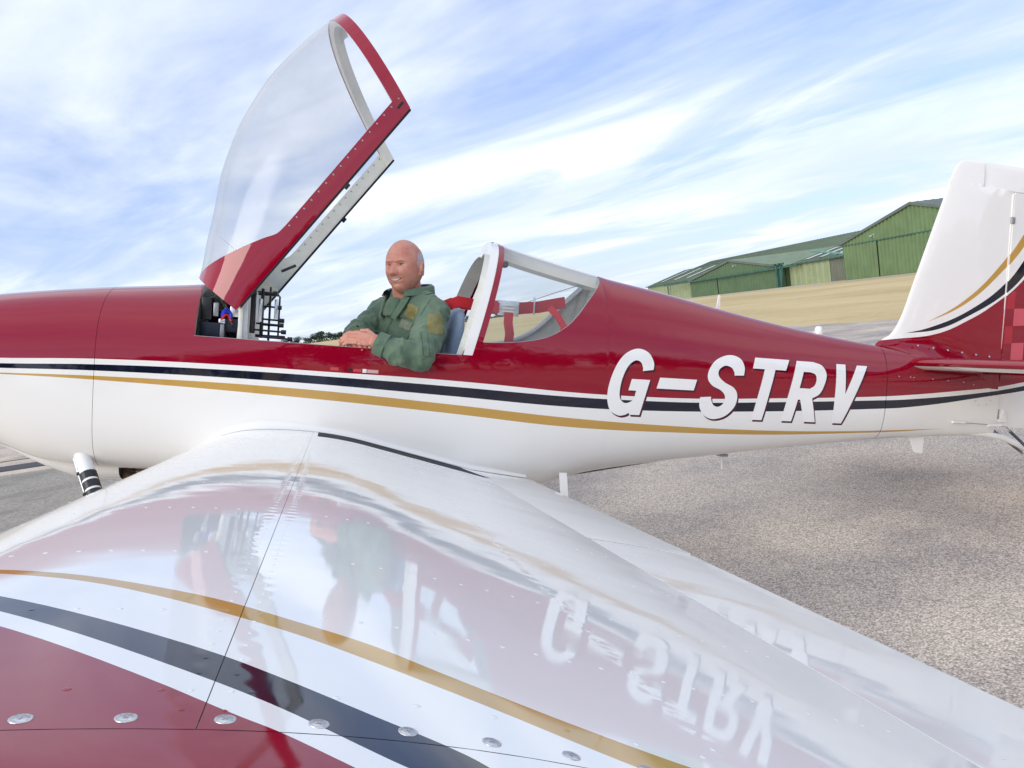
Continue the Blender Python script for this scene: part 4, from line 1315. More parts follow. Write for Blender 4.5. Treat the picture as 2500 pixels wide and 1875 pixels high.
for sg in (1, -1):
    MB().tube([(222.9, sg * 2.9, 11.9), (226.3, sg * 2.7, 11.85)], .27, 10).build('cable_guide', m_white, tw)
    MB().tube([(226.2, sg * 2.7, 11.85), (231.5, sg * 2.6, 11.75), (237.6, sg * 2.6, 11.4)], .09, 8).build('rudder_cable', m_grey, tw)
    MB().tube([(232.5, sg * 2.55, 11.5), (236.0, sg * 2.6, 11.7)], .3, 8).build('turnbuckle', m_white, tw)
    MB().tube([(237.6, sg * 2.6, 11.4), (238.6, sg * 2.5, 10.5)], .12, 8).build('steering_link', m_grey, tw)
    # coiled steering spring
    a, b = Vector((238.6, sg * 2.5, 10.5)), Vector((247, sg * 1.6, 5.3))
    ax_ = (b - a).normalized(); e1 = ax_.orthogonal().normalized(); e2 = ax_.cross(e1)
    pts = [a + (b - a) * u + (e1 * math.cos(u * 150) + e2 * math.sin(u * 150)) * .26 for u in np.linspace(0, 1, 260)]
    MB().tube(pts, .085, 5).build('steering_spring', m_navybox, tw)
# spinner and propeller, ahead of the frame
sp_ = MB(); sp_.tube([(18.2, 0, 12.5), (14, 0, 12.5), (9, 0, 12.5), (6, 0, 12.5), (5, 0, 12.5)], [6.2, 5.8, 3.9, 1.7, .2], 28)
spn = sp_.build('spinner', m_white, plane, True, I, 40, OFF)
for sg in (1, -1):
    rows = []
    for u in np.linspace(.08, 1, 16):
        r_ = 36 * u; tw_ = R(62 - 44 * u); cw = 2.2 * (1 - .35 * abs(u - .5) * 2) * (1 if u < .97 else .6)
        rows.append([(14.6 + cw * a * math.cos(tw_ - R(90)) + b * math.sin(tw_) * .4, sg * (cw * a * math.sin(tw_)), 12.5 + sg * r_) for a, b in ((-1, 0), (-.3, .5), (.4, .4), (1, 0), (.4, -.2), (-.3, -.2))])
    V, F = grid(np.array(rows), False, True)
    mk('propeller_blade', V, F, m_black, spn)

# ---------------------------------------------------------------- roll hoop and rear window
x_hoop = lambda z: 112.55 + (z - 19.6) * 0.272
def hoop_pt(s_, off=0.0, inset=0.0):
    """point on the skin in the raked hoop plane at arc fraction s_ (from sill to crown)"""
    x = 115.0
    for _ in range(12):
        y, z, s = section(x)
        sb = np.interp(19.6, z, s)
        q = sb + (1 - sb) * s_
        zz = float(np.interp(q, s, z)); yy = float(np.interp(q, s, y))
        x = x_hoop(zz) + off
    if inset:
        zmm = 20.0
        yy *= 1 - inset / 15.5; zz = zmm + (zz - zmm) * (1 - inset / 21)
    return (x, yy, zz)
def hoop_strip(name, o0, o1, i0, i1, mat, parent, n=40):
    q = np.linspace(0, 1, n)
    P = np.array([[hoop_pt(u, o0, i0), hoop_pt(u, o1, i0), hoop_pt(u, o1, i1), hoop_pt(u, o0, i1)] for u in q])
    V1, F1 = grid(P, False, True)
    M = P.copy(); M[:, :, 1] *= -1
    V2, F2 = grid(M, False, True)
    o = mk(name, np.concatenate([V1, V2]), F1 + [tuple(i + len(V1) for i in f[::-1]) for f in F2], mat, parent, sharp=40)
    return weld(o)
def hoop_plate(name, o0, o1, ins0, ins1, mat, parent, n=48):
    q = np.linspace(0, 1, n)
    P = np.array([[hoop_pt(u, o0, ins0(u)), hoop_pt(u, o1, ins0(u)), hoop_pt(u, o1, ins1(u)), hoop_pt(u, o0, ins1(u))] for u in q])
    V1, F1 = grid(P, False, True)
    M = P.copy(); M[:, :, 1] *= -1
    V2, F2 = grid(M, False, True)
    return weld(mk(name, np.concatenate([V1, V2]), F1 + [tuple(i + len(V1) for i in f[::-1]) for f in F2], mat, parent, sharp=40))
web = lambda u: 1.05 + 2.0 * u ** 4
rollhoop = hoop_plate('roll_hoop', -0.1, 1.5, lambda u: -0.02, web, m_white, None)
rollhoop.parent = plane; rollhoop.location = OFF
hoop_strip('red_edge_band', 1.55, 2.6, -0.10, 0.05, m_red, rollhoop)
hoop_plate('hoop_flange', -1.1, 1.7, web, lambda u: web(u) + .14, m_inner, rollhoop)
# window glass
us = np.linspace(0, 1, 40)
P = np.zeros((40, 36, 3))
for j, q in enumerate(np.linspace(0, 1, 36)):
    for i, u in enumerate(us):
        xa_ = 115.0
        # hoop plane start for this row, aft edge end
        x = 113.8 + u * (139.4 - 113.8)
        for _ in range(6):
            y, z, s = section(x)
            se = min(1.0, s_edge(x)) if x < 139.6 else 1.0
            sq = se + (1 - se) * q
            zz = float(np.interp(sq, s, z)); yy = float(np.interp(sq, s, y))
            xs0 = x_hoop(zz) + 2.55
            x = xs0 + u * (139.5 - xs0)
        P[i, j] = (x, yy * .998, zz - .03)
V, F = both(P)
rw_ = weld(part('rear_window', V, F, m_glass2))
# crown beam under the glass
zc = lambda x: float(f_zt(x))
mb = MB()
xs_b = np.linspace(118.9, 140.2, 22)
rows = []
for x in xs_b:
    k = 1.0
    rows.append([(x, -2.9, zc(x) - .5), (x, -2.6, zc(x) - .02), (x, 0, zc(x) + .22), (x, 2.6, zc(x) - .02), (x, 2.9, zc(x) - .5), (x, 2.3, zc(x) - 2.6), (x, -2.3, zc(x) - 2.6)])
V, F = grid(np.array(rows), False, True)
mk('crown_beam', V, F, m_white, rollhoop, sharp=30)
rw_['label'] = 'clear rear window behind the white hoop'
MB().ell((121.6, 1.2, 37.0), (.8, .5, .6)).tube([(121.9, 1.0, 37.3), (123.2, .8, 38.2)], .25, 8).build('headset_hook', m_black, rollhoop)
MB().tube([(126.5, 0, 30.3), (132, 0, 32.6), (139.2, 0, 35.4)], .07, 6).build('harness_cable', m_grey, rollhoop)

# ---------------------------------------------------------------- canopy (built closed, then tipped about its hinge)
can = empty('canopy'); can.parent = plane
HNG = Vector((68.17, 0, 28.09)); CAN_A = R(53.9)
can.location = (HNG - BASE) * I
can.rotation_euler = (0, -CAN_A, 0)
def cmk(name, V, F, mat, **kw):
    V = np.asarray(V, float) - np.array(HNG)
    return mk(name, V, F, mat, can, **kw)
c_zt = pchip([69.6, 71.1, 75, 79.3, 86.7, 96.1, 105, 113.8, 118.2, 120.6], [28.75, 29.5, 31.8, 34.1, 38.1, 41.2, 42.3, 41.7, 40.9, 40.3])
c_w = pchip([69.6, 80, 95, 112, 121], [16.2, 16.5, 17.0, 17.75, 17.6])
c_n = pchip([69.6, 80, 100, 121], [2.5, 2.25, 2.1, 2.1])
CB = 19.5
def csec(x, m=160):
    zt, w, n = float(c_zt(x)), float(c_w(x)), float(c_n(x))
    a = np.linspace(0, np.pi / 2, m)
    y = w * np.cos(a) ** (2 / n); z = CB + (zt - CB) * np.sin(a) ** (2 / n)
    y[-1] = 0
    s = np.concatenate([[0], np.cumsum(np.hypot(np.diff(y), np.diff(z)))])
    return y, z, s / s[-1]
x_aft = lambda z: 112.0 + (z - CB) * 0.375
def cpt(u, q, x0=69.7, aft=0.0, inset=0.0):
    """u along the canopy 0..1 (front bow .. raked aft bow), q arc fraction from rail to crown"""
    x = x0 + u * 45
    for _ in range(8):
        y, z, s = csec(x)
        zz = float(np.interp(q, s, z)); yy = float(np.interp(q, s, y))
        x = x0 + u * (x_aft(zz) + aft - x0)
    if inset:
        yy *= 1 - inset / 17; zz = CB + (zz - CB) * (1 - inset / 23)
    return (x, yy, zz)
sk = pchip([69.6, 70.5, 72.8, 75.5, 78.5, 80.9, 83.4, 86, 130], [28.2, 28.15, 27.3, 26.1, 24.7, 23.5, 22.3, 22.2, 22.3])   # skirt top edge height
def q_skirt(x):
    y, z, s = csec(x)
    return float(np.interp(float(sk(x)), z, s))
def cgrid(nu, nq, q0, q1, **kw):
    P = np.zeros((nu, nq, 3))
    for i, u in enumerate(np.linspace(0, 1, nu) ** 1.15):
        xg = 69.7 + u * 43
        a, b = q0(xg), q1(xg)
        for j, q in enumerate(np.linspace(a, b, nq)):
            P[i, j] = cpt(u, q, **kw)
    return P
P = cgrid(60, 10, lambda x: 0.0, q_skirt)
V1, F1 = grid(P)
M = P.copy(); M[:, :, 1] *= -1
skl = cmk('canopy_skirt', V1, F1, m_red); weld(skl)
V2, F2 = grid(M)
skr = cmk('canopy_skirt', V2, F2, m_red); weld(skr)
# inner liners of the skirts (white)
P = cgrid(60, 10, lambda x: 0.0, q_skirt, inset=0.35)
V1, F1 = grid(P)
M = P.copy(); M[:, :, 1] *= -1
weld(cmk('skirt_liner', V1, F1, m_inner)); V2, F2 = grid(M); weld(cmk('skirt_liner', V2, F2, m_inner))
# rail edges
for sg in (1, -1):
    P = np.array([[np.array(cpt(u, 0.0)) * (1, sg, 1) + (0, 0, -.02), np.array(cpt(u, 0.0)) * (1, sg, 1) + (0, 0, -.3), np.array(cpt(u, 0, inset=.7)) * (1, sg, 1) + (0, 0, -.3), np.array(cpt(u, 0, inset=.7)) * (1, sg, 1) + (0, 0, 0.05)] for u in np.linspace(0.02, 1, 40)])
    V, F = grid(P)
    cmk('rail_seal', V, F, m_black)
# clear bubble
P = cgrid(64, 44, q_skirt, lambda x: 1.0)
V, F = both(P)
weld(cmk('bubble', V, F, m_glass))
# aft bow: red outer band, white inner arch
def bow(name, u_off0, u_off1, in0, in1, mat, q0=0.0):
    q = np.linspace(q0, 1, 44)
    P = np.array([[cpt(1, k, aft=u_off0, inset=in0), cpt(1, k, aft=u_off1, inset=in0), cpt(1, k, aft=u_off1, inset=in1), cpt(1, k, aft=u_off0, inset=in1)] for k in q])
    V1, F1 = grid(P, False, True)
    M = P.copy(); M[:, :, 1] *= -1
    V2, F2 = grid(M, False, True)
    return weld(cmk(name, np.concatenate([V1, V2]), F1 + [tuple(i + len(V1) for i in f[::-1]) for f in F2], mat, sharp=40))
bow('aft_bow', -2.1, 0.1, -.06, 0.12, m_red)
bow('aft_bow_liner', -2.0, 0.0, .16, 1.3, m_inner)
# latch plate on the bow, deep web at the crown
P = np.array([[cpt(1, k, aft=-2.2, inset=.2), cpt(1, k, aft=-.3, inset=.2), cpt(1, k, aft=-.6, inset=.2 + 3.2 * (k - .72) / .28), cpt(1, k, aft=-2.0, inset=.2 + 3.2 * (k - .72) / .28)] for k in np.linspace(.72, 1, 14)])
V, F = both(P[:, 1:3]); weld(cmk('crown_web', V, F, m_inner))
# rivets on the rails
mesh_rv = bpy.data.meshes.new('rivet')
mbr = MB().ell((0, 0, 0), (.16, .1, .16), None, 8, 6)
mesh_rv.from_pydata([tuple(Vector(v) * I) for v in mbr.V], [], mbr.F); mesh_rv.materials.append(m_grey)
for sg in (1, -1):
    for k in range(16):
        u = .36 + .62 * k / 15
        p = Vector(cpt(u, q_skirt(69.7 + u * 43) * .82, inset=0 if sg > 0 else .38))
        o = bpy.data.objects.new('rivet', mesh_rv); COL.objects.link(o); o.parent = can
        o.location = (Vector((p.x, p.y * sg, p.z)) - HNG) * I
# front bulkhead of the frame with stiffener, and gas struts
P = np.array([[np.array(cpt(.16, q, inset=.4)), np.array(cpt(.16, q, inset=5.5))] for q in np.linspace(0, .55, 10)])
for sg in (1, -1):
    M = P.copy(); M[:, :, 1] *= sg
    V, F = grid(M); cmk('frame_gusset', V, F, m_inner)
P = np.array([[np.array(cpt(.012, q, inset=.4)), np.array(cpt(.012, q, inset=3.2))] for q in np.linspace(0, 1, 20)])
V, F = both(P); weld(cmk('front_bow', V, F, m_inner))
for sg in (1, -1):
    a, b = Vector(cpt(.30, 0.02, inset=1.6)), Vector(cpt(.16, 0.02, inset=2.2))
    a.y *= sg; b.y *= sg
    mb = MB(); mb.tube([a + Vector((0, 0, .2)), a + Vector((-2.6, -sg * 1.6, 1.3))], .28, 10)
    cmk('gas_strut', mb.V, mb.F, m_black)
# latch pins
for sg in (1, -1):
    p = Vector(cpt(.62, 0.0)); p.y *= sg
    mb = MB().bbox(p.x - .5, p.x + .5, p.y - .5, p.y + .1, p.z - .75, p.z - .2, .08)
    cmk('latch_pin', mb.V, mb.F, m_black)
# aft corner stop tabs
for sg in (1, -1):
    p = Vector(cpt(1, 0.02)); p.y *= sg
    mb = MB().bbox(p.x - 1.6, p.x - .2, p.y - .25, p.y + .1, p.z + .6, p.z + 1.0, .06)
    cmk('corner_tab', mb.V, mb.F, m_dark)

# ---------------------------------------------------------------- cockpit: panel, avionics, seat, harness
pan = empty('instrument_panel'); pan.parent = plane; pan.location = OFF
def pbox(name, a, mat, b=.12, parent=None):
    return MB().bbox(*a, b).build(name, mat, parent or pan)
pbox('panel_plate', (76.3, 76.9, -14.2, 14.2, 14, 28.6), m_inner)
MB().add([(75.7, 13.4, 14), (77.9, 13.4, 14), (77.5, 13.4, 22), (77.2, 12.4, 29.4), (75.8, 12.4, 29.4), (76.1, 13.4, 22),
          (75.7, 13.0, 14), (77.9, 13.0, 14), (77.5, 13.0, 22), (77.2, 12.0, 29.4), (75.8, 12.0, 29.4), (76.1, 13.0, 22)],
         [(0, 1, 2, 5), (5, 2, 3, 4), (6, 11, 8, 7), (11, 10, 9, 8), (1, 7, 8, 2), (2, 8, 9, 3), (3, 9, 10, 4), (4, 10, 11, 5), (5, 11, 6, 0), (0, 6, 7, 1)]).build('panel_flange', m_white, pan, False)
for (a, mt) in [((70.3, 71.9, 9, 12.4, 22.6, 26.2), m_black), ((70.2, 73.2, 7.5, 12.6, 19.0, 22.2), m_navybox), ((73.2, 73.9, 7.5, 12.4, 19.2, 22.0), m_grey), ((74.6, 76.3, 6, 12, 23.3, 25.0), m_alu), ((74.2, 76.3, 5, 12.2, 25.2, 27.6), m_black), ((73.6, 76.3, 2, 11.8, 20.8, 23.0), m_navybox), ((71.6, 74.0, 2, 9, 22, 27.0), m_black), ((72.1, 72.9, 10, 12.3, 23.2, 25.4), m_grey), ((70.5, 76.0, -12, 6, 15.5, 26.5), m_navybox), ((73, 74, 9.5, 12.4, 22.1, 22.9), m_alu)]:
    pbox('avionics_box', a, mt)
for (x0, x1, z0, z1, y0, y1) in [(77.75, 78.5, 20.9, 29.6, 11.0, 12.6), (79.1, 79.6, 20.2, 28.4, 9.0, 10.4), (80.2, 80.55, 19.8, 28.9, 7.4, 8.0), (81.6, 81.9, 20.4, 27.6, 5.0, 5.6), (78.5, 81.9, 27.3, 27.7, 8.4, 9.0), (79.1, 82.0, 22.3, 22.7, 7.4, 8.2), (78.4, 83.2, 20.3, 20.8, 9.0, 9.8)]:
    pbox('instrument_bezel', (x0, x1, y0, y1, z0, z1), m_black, .12)
for (z0, z1, x, y) in [(22.8, 26.6, 78.95, 11.4), (23.4, 26.8, 81.2, 8.6)]:
    pbox('screen_edge', (x, x + .55, y - .5, y + .5, z0, z1), m_alu, .08)
for (x, z, ln, y) in [(78.5, 21.5, 4.2, 11), (78.5, 22.6, 3.7, 10), (79, 23.4, 3.2, 9), (79.2, 20.4, 4.6, 11.6), (79, 19.7, 5.2, 10.4), (78.6, 27.8, 2.4, 10.2), (79, 25.6, 2.6, 8)]:
    k_ = MB().tube([(x, y, z), (x + ln, y, z - .1)], .16, 8); k_.tube([(x + ln - .1, y, z - .1), (x + ln + .7, y, z - .1)], .38, 10)
    k_.build('control_knob', m_black, pan)
for k in range(26):
    mtl = [m_olivewire, m_black, m_black, m_blue, m_redwire, m_grey, m_olivewire][k % 7]
    a = Vector((random.uniform(71.2, 73.4), random.uniform(8, 12.3), random.uniform(22.5, 27.0))); b = Vector((random.uniform(73.5, 76.0), random.uniform(7, 12.3), random.uniform(19.6, 24.5)))
    c = (a + b) / 2 + Vector((random.uniform(-.6, .8), random.uniform(0, 1.0), random.uniform(-1.2, 1.6)))
    pts = [(1 - u) ** 2 * a + 2 * u * (1 - u) * c + u * u * b for u in np.linspace(0, 1, 9)]
    MB().tube(pts, random.uniform(.07, .14), 6).build('wire', mtl, pan)
for mtl, dz in ((m_blue, 0), (m_redwire, -.5), (m_blue, .35)):
    pts = [(73.4 + .25 * k, 12.2 + .2 * math.sin(k), 23.2 + dz + .9 * math.sin(k * .55)) for k in range(7)]
    MB().tube(pts, .22, 8).build('wire', mtl, pan)

def cushion(name, x, y0, y1, z0, z1, th, lean, mat, parent):
    """padded slab leaning aft"""
    P = []
    for v in np.linspace(0, 1, 22):
        row = []
        ez = math.sin(math.pi * min(max(v, .0), 1)) ** .25 if 0 < v < 1 else 0
        for a in np.linspace(0, 2 * math.pi, 36, endpoint=False):
            cx, cy = math.cos(a), math.sin(a)
            cx = math.copysign(abs(cx) ** .8, cx); cy = math.copysign(abs(cy) ** .35, cy)
            z = z0 + (z1 - z0) * v
            row.append((x + lean * v * (z1 - z0) + cx * th / 2 * max(.05, ez), (y0 + y1) / 2 + cy * (y1 - y0) / 2 * max(.25, ez), z))
        P.append(row)
    V, F = grid(np.array(P), False, True)
    n = 36
    F = F + [tuple(range(n)), tuple(range(21 * n, 22 * n))]
    o = mk(name, V, F, mat, parent)
    return weld(o)
seat = empty('pilot_seat'); seat.parent = plane; seat.location = OFF
cushion('backrest', 109.6, -8.5, 9.5, 6, 28.2, 3.2, 0.165, m_seat, seat)
MB().bbox(96, 109, -8.5, 8.5, 3.5, 7.0, .8).build('seat_pan', m_seat, seat)
rs = empty('rear_seat'); rs.parent = plane; rs.location = OFF
cushion('backrest', 133, -7.5, 7.5, 4, 21, 3.0, 0.2, m_seat, rs)
MB().bbox(120, 133, -7.5, 7.5, 3, 6.5, .8).build('seat_pan', m_seat, rs)
# harness straps
har = empty('harness'); har.parent = plane; har.location = OFF
def strap(name, pts, wd, mat=m_belt, th=.12, up=(0, 0, 1)):
    """flat webbing along pts; width measured along 'up'"""
    P = []
    for i, p in enumerate(pts):
        p = Vector(p); u = Vector(up if not isinstance(up, list) else up[i]).normalized()
        d = (Vector(pts[min(i + 1, len(pts) - 1)]) - Vector(pts[max(i - 1, 0)])).normalized()
        n = d.cross(u).normalized(); u = n.cross(d).normalized()
        P.append([p + u * wd / 2 + n * th / 2, p - u * wd / 2 + n * th / 2, p - u * wd / 2 - n * th / 2, p + u * wd / 2 - n * th / 2])
    V, F = grid(np.array([[tuple(v) for v in r_] for r_ in P]), False, True)
    return mk(name, V, F, mat, har, sharp=50)
strap('webbing', [(110.6, 6.5, 28.2), (112.4, 6.8, 29.1), (114.6, 6.2, 28.9), (118, 5, 28.6), (121.5, 4, 28.7)], 1.9)
strap('webbing', [(110.6, -6.5, 28.4), (113, -6.3, 29.6), (118, -4.5, 29.2), (122, -2, 29.2)], 1.9)
strap('webbing', [(121, 4, 28.7), (125, 3.2, 29.0), (128.5, 2.4, 29.5), (132, 1.6, 30.4), (134.0, 1.2, 30.9)], 2.2)
strap('webbing', [(118.2, 4.6, 28.6), (121, 4.0, 28.8)], 2.5)
strap('webbing', [(122.3, 4.6, 27.9), (122.2, 4.9, 26), (122.6, 5.0, 24.0), (122.5, 4.6, 21.0)], 1.7, up=(1, 0, 0))
strap('webbing', [(130.5, 2.6, 29.6), (132.0, 3.6, 28.0), (133.2, 4.2, 26.0), (132.8, 4.6, 23.6)], 1.3, up=(1, .3, 0))
MB().bbox(120.2, 124.2, 4.15, 4.35, 27.3, 30.1, .06).build('adjuster_plate', m_alu, har)
for z in (28.0, 28.6, 29.2):
    MB().box(121, 123.5, 4.36, 4.42, z, z + .22).build('adjuster_bar', m_white, har)
MB().bbox(127.3, 127.6, 2.5, 3.1, 28.0, 31.2, .06).build('buckle', m_alu, har)

# ---------------------------------------------------------------- the pilot
pil = empty('person', a2w((104, 0, 7.0)))
pil.rotation_euler = WM.to_euler()
tag(pil, 'smiling bald man in a green flying suit leaning out of the cockpit', 'person')
PO = tuple(-Vector((104, 0, 7.0)) * I)
def skin_material():
    m, t = newmat('skin')
    tc = t.n('ShaderNodeTexCoord').outputs['Object']
    n = t.noise(tc, 16, 5, 0.6); n2 = t.noise(tc, 90, 3, 0.6)
    c = t.mix(t.ramp(n, 0.35, 0.68), (0.58, 0.275, 0.20), (0.49, 0.185, 0.138))
    n3 = t.noise(tc, 240, 4, 0.7)
    c = t.mix(t.ramp(n3, 0.5, 0.8, 0, .25), c, (0.36, 0.11, 0.08))
    b = finish(t, c, 0.48, 0, n2, 0, 0.4, 0.4, 0.003)
    b.inputs['Subsurface Weight'].default_value = 0.12
    b.inputs['Subsurface Radius'].default_value = (0.012, 0.005, 0.003)
    return m
m_skin = skin_material()
m_suit, t = newmat('flying_suit_cloth')
tc = t.n('ShaderNodeTexCoord').outputs['Object']
n = t.noise(tc, 7, 5, 0.6); n2 = t.noise(tc, 700, 2, 0.5); n3 = t.noise(tc, 26, 4, 0.6, 1.2)
c = t.mix(t.ramp(n, 0.35, 0.68), (0.085, 0.145, 0.10), (0.125, 0.18, 0.115))
c = t.mix(t.ramp(n3, 0.55, 0.75, 0, .12), c, (0.07, 0.12, 0.09))
finish(t, c, 0.8, 0, t.math('ADD', t.math('MULTIPLY', n2, .15), n3), 0, 0.5, 0.25, 0.004, 0.15)
m_patch = simple('olive_patch', (0.20, 0.185, 0.07), 0.85, 0, 0.15, 90, 0.3)
m_badge = simple('name_badge', (0.17, 0.20, 0.14), 0.7, 0, 0.2, 60, 0.2)
m_suitdark = simple('dark_green_cloth', (0.06, 0.12, 0.095), 0.85, 0, 0.15, 60, 0.3)
m_lining = simple('blue_collar_lining', (0.02, 0.06, 0.14), 0.85, 0, 0.15, 60, 0.2)
m_hair, t = newmat('grey_hair')
tc = t.n('ShaderNodeTexCoord').outputs['Object']
n = t.noise(tc, 70, 6, 0.7); n2 = t.noise(tc, 420, 3, 0.6)
cv_ = t.n('ShaderNodeAttribute', attribute_name='cover').outputs['Fac']
k_ = t.ramp(t.math('ADD', cv_, t.math('MULTIPLY', t.math('SUBTRACT', n, .5), 1.6)), 0.15, 0.95)
c = t.mix(k_, (0.58, 0.25, 0.20), (0.44, 0.41, 0.42))
c = t.mix(t.math('MULTIPLY', k_, t.ramp(n2, 0.45, 0.8, 0, .8)), c, (0.66, 0.64, 0.64))
finish(t, c, 0.75, 0, n2, 0, 0.5, 0.3, 0.003)
m_brow = simple('eyebrow_hair', (0.34, 0.19, 0.15), 0.8, 0, 0.3, 200)
m_eye = simple('eye_white', (0.45, 0.38, 0.36), 0.2, 0, 0.05)
m_iris = simple('eye_iris', (0.03, 0.03, 0.035), 0.15, 0, 0.2)
m_teeth = simple('teeth', (0.66, 0.60, 0.53), 0.3, 0, 0.05)
m_mouth = simple('mouth_shadow', (0.17, 0.045, 0.04), 0.5, 0, 0.2)
m_lip = simple('lip', (0.56, 0.21, 0.18), 0.4, 0, 0.1)

FH = Vector((-0.60, 0.80, -0.03)).normalized()            # where the face points
LH = Vector((FH.y, -FH.x, 0)).normalized()
UH = LH.cross(FH); UH = -UH if UH.z < 0 else UH
tilt = Matrix.Rotation(R(-4), 3, FH)
LH, UH = tilt @ LH, tilt @ UH
HC = Vector((102.7, 4.3, 34.55))
MH = Matrix((LH, FH, UH)).transposed()
def h2a(p): return HC + MH @ Vector(p)
def head_verts():
    bm = bmesh.new()
    bmesh.ops.create_icosphere(bm, subdivisions=6, radius=1)
    out = []
    g = lambda x, c, w: math.exp(-((x - c) / w) ** 2)
    for v in bm.verts:
        a, b, c = v.co
        X = 3.22 * a
        Z = (4.85 if c > 0 else 5.0) * math.copysign(abs(c) ** (0.90 if c > 0 else 1.0), c)
        # skull: fuller behind, flat temples
        Y = b * (3.6 if b > 0 else 4.3)
        if c > 0:
            X *= 1 + .03 * math.sin(math.pi * c)
        if c < 0:
            k = -c
            X *= 1 - 0.24 * k ** 1.6
            if b < 0: Y *= 1 - .50 * k ** 1.2
            else: Y *= 1 + .06 * k
        ab = abs(X)
        if b > -0.1:
            fr = min(1, max(0, (b + .1) / .45))
            d = 0
            # nose
            gz = 0
            if Z < .35 and Z > -1.95:
                gz = np.interp(Z, [-1.95, -1.78, -1.5, -1.2, -.3, .35], [0, .55, 1.0, .93, .38, .08])
            wn = np.interp(Z, [-1.9, -1.4, -.4, .4], [.62, .62, .42, .45])
            d += .88 * gz * math.exp(-(abs(X) / wn) ** 2.2)
            d += .24 * g(ab, .60, .30) * g(Z, -1.40, .36)
            # brow, sockets, cheeks
            d += .30 * g(Z, .75, .36) * math.exp(-(ab / 2.0) ** 4)
            d -= .56 * g(ab, 1.25, .62) * g(Z, .14, .40)
            d -= .16 * g(X, 0, .5) * g(Z, .25, .4)
            d += .14 * g(ab, 1.3, .6) * g(Z, -.36, .2)
            d += .36 * g(ab, 1.75, .75) * g(Z, -1.2, .72)
            # smile crease from nose wing to mouth corner
            xc = np.interp(Z, [-2.9, -2.2, -1.4], [1.75, 1.45, .95])
            d -= .17 * math.exp(-((ab - xc) / .17) ** 2) * g(Z, -2.0, .75)
            # mouth and lips
            zm_ = -2.55 + .17 * (ab / 1.2) ** 2
            d += .20 * g(X, 0, 1.3) * g(Z, -2.45, .55)
            d -= .26 * math.exp(-((Z - zm_) / .14) ** 2) * math.exp(-(ab / 1.25) ** 6)
            d -= .12 * g(X, 0, .9) * g(Z, -3.25, .24)
            d += .34 * g(X, 0, .95) * g(Z, -4.05, .62)
            d += .05 * math.sin(Z * 9) * g(Z, 2.0, .8) * math.exp(-(ab / 1.9) ** 4)
            Y += d * fr
        # jowl
        X += math.copysign(.16 * g(Z, -2.6, 1.1) * g(b, .25, .5), X)
        out.append(h2a((X, Y, Z)))
    F = [[v.index for v in f.verts] for f in bm.faces]
    bm.free()
    return out, F
HV, HF = head_verts()
def ear(mb, sg):
    c = h2a((sg * 3.18, -.35, -.45))
    rot = MH @ Matrix.Rotation(R(-18 * sg), 3, 'Z') @ Matrix.Rotation(R(-10), 3, 'X')
    mb.ell(c, (.34, .62, 1.2), rot, 14, 12)
    ring = []
    for k in range(16):
        th = R(-100 + 300 * k / 15)
        ring.append(c + rot @ Vector((sg * .32, -.10 - .58 * math.cos(th) * -1 * -1, 1.12 * math.sin(th))))
    mb.tube(ring, .17, 8)
    mb.ell(h2a((sg * 3.15, -.15, -1.4)), (.22, .36, .4), MH, 10, 8)
body = MB()
body.add(HV, HF)
for sg in (1, -1): ear(body, sg)
body.tube([(104.0, 1.6, 26.5), (103.9, 2.0, 29.0), (103.4, 3.0, 31.2), (103.0, 3.6, 33)], [2.9, 2.7, 2.65, 2.5], 20)
def finger(mb, base, dirs, lens, rad):
    p = Vector(base); pts = [p.copy()]
    for d, l in zip(dirs, lens):
        p = p + Vector(d).normalized() * l; pts.append(p.copy())
    mb.tube(pts, [rad, rad * .98, rad * .9, rad * .78][:len(pts)], 10)
    for q, r_ in zip(pts, [rad * 1.02, rad * 1.06, rad * .98, rad * .78]): mb.ell(q, (r_, r_, r_), None, 10, 8)
    return pts
nails = []
def hand(mb, wrist, palm, fdir, nrm, curl, sg):
    """wrist, palm centre, finger direction, back-of-hand normal"""
    W, Pm = Vector(wrist), Vector(palm)
    f = Vector(fdir).normalized(); n = Vector(nrm); n = (n - f * n.dot(f)).normalized(); s_ = n.cross(f) * sg
    rot = Matrix((s_, f, n)).transposed()
    mb.tube([W, W * .45 + Pm * .55], [1.15, 1.25], 14)
    mb.ell(Pm, (1.55, 1.95, .68), rot, 18, 14)
    mb.ell(Pm + f * .9, (1.6, 1.0, .58), rot, 16, 12)
    for k, (off, ln, r_) in enumerate(((-1.2, .82, .33), (-.42, 1.0, .37), (.38, 1.08, .38), (1.18, .98, .37))):
        b = Pm + f * 1.45 + s_ * off + n * .12
        d1 = (f * math.cos(curl[0]) - n * math.sin(curl[0])); d2 = (f * math.cos(curl[1]) - n * math.sin(curl[1])); d3 = (f * math.cos(curl[2]) - n * math.sin(curl[2]))
        pts = finger(mb, b, (d1, d2, d3), (1.75 * ln, 1.1 * ln, .85 * ln), r_)
        nails.append((pts[-1] - d3 * .15, d3, (d3.cross(s_)).normalized(), r_))
    tb = Pm + s_ * 1.25 - f * .7
    finger(mb, tb, ((s_ * .75 + f * .75 - n * .15), (s_ * .2 + f * 1.0 - n * .35)), (1.5, 1.15), .42)
# left hand lies over the right one on the cockpit sill
hand(body, (98.3, 16.2, 20.7), (96.4, 15.6, 21.1), (-1, -.22, .06), (.05, .72, .75), (R(8), R(40), R(70)), 1)
hand(body, (95.0, 10.2, 21.6), (94.8, 12.4, 21.0), (-.06, 1, -.10), (-.45, .2, .9), (R(20), R(75), R(110)), -1)
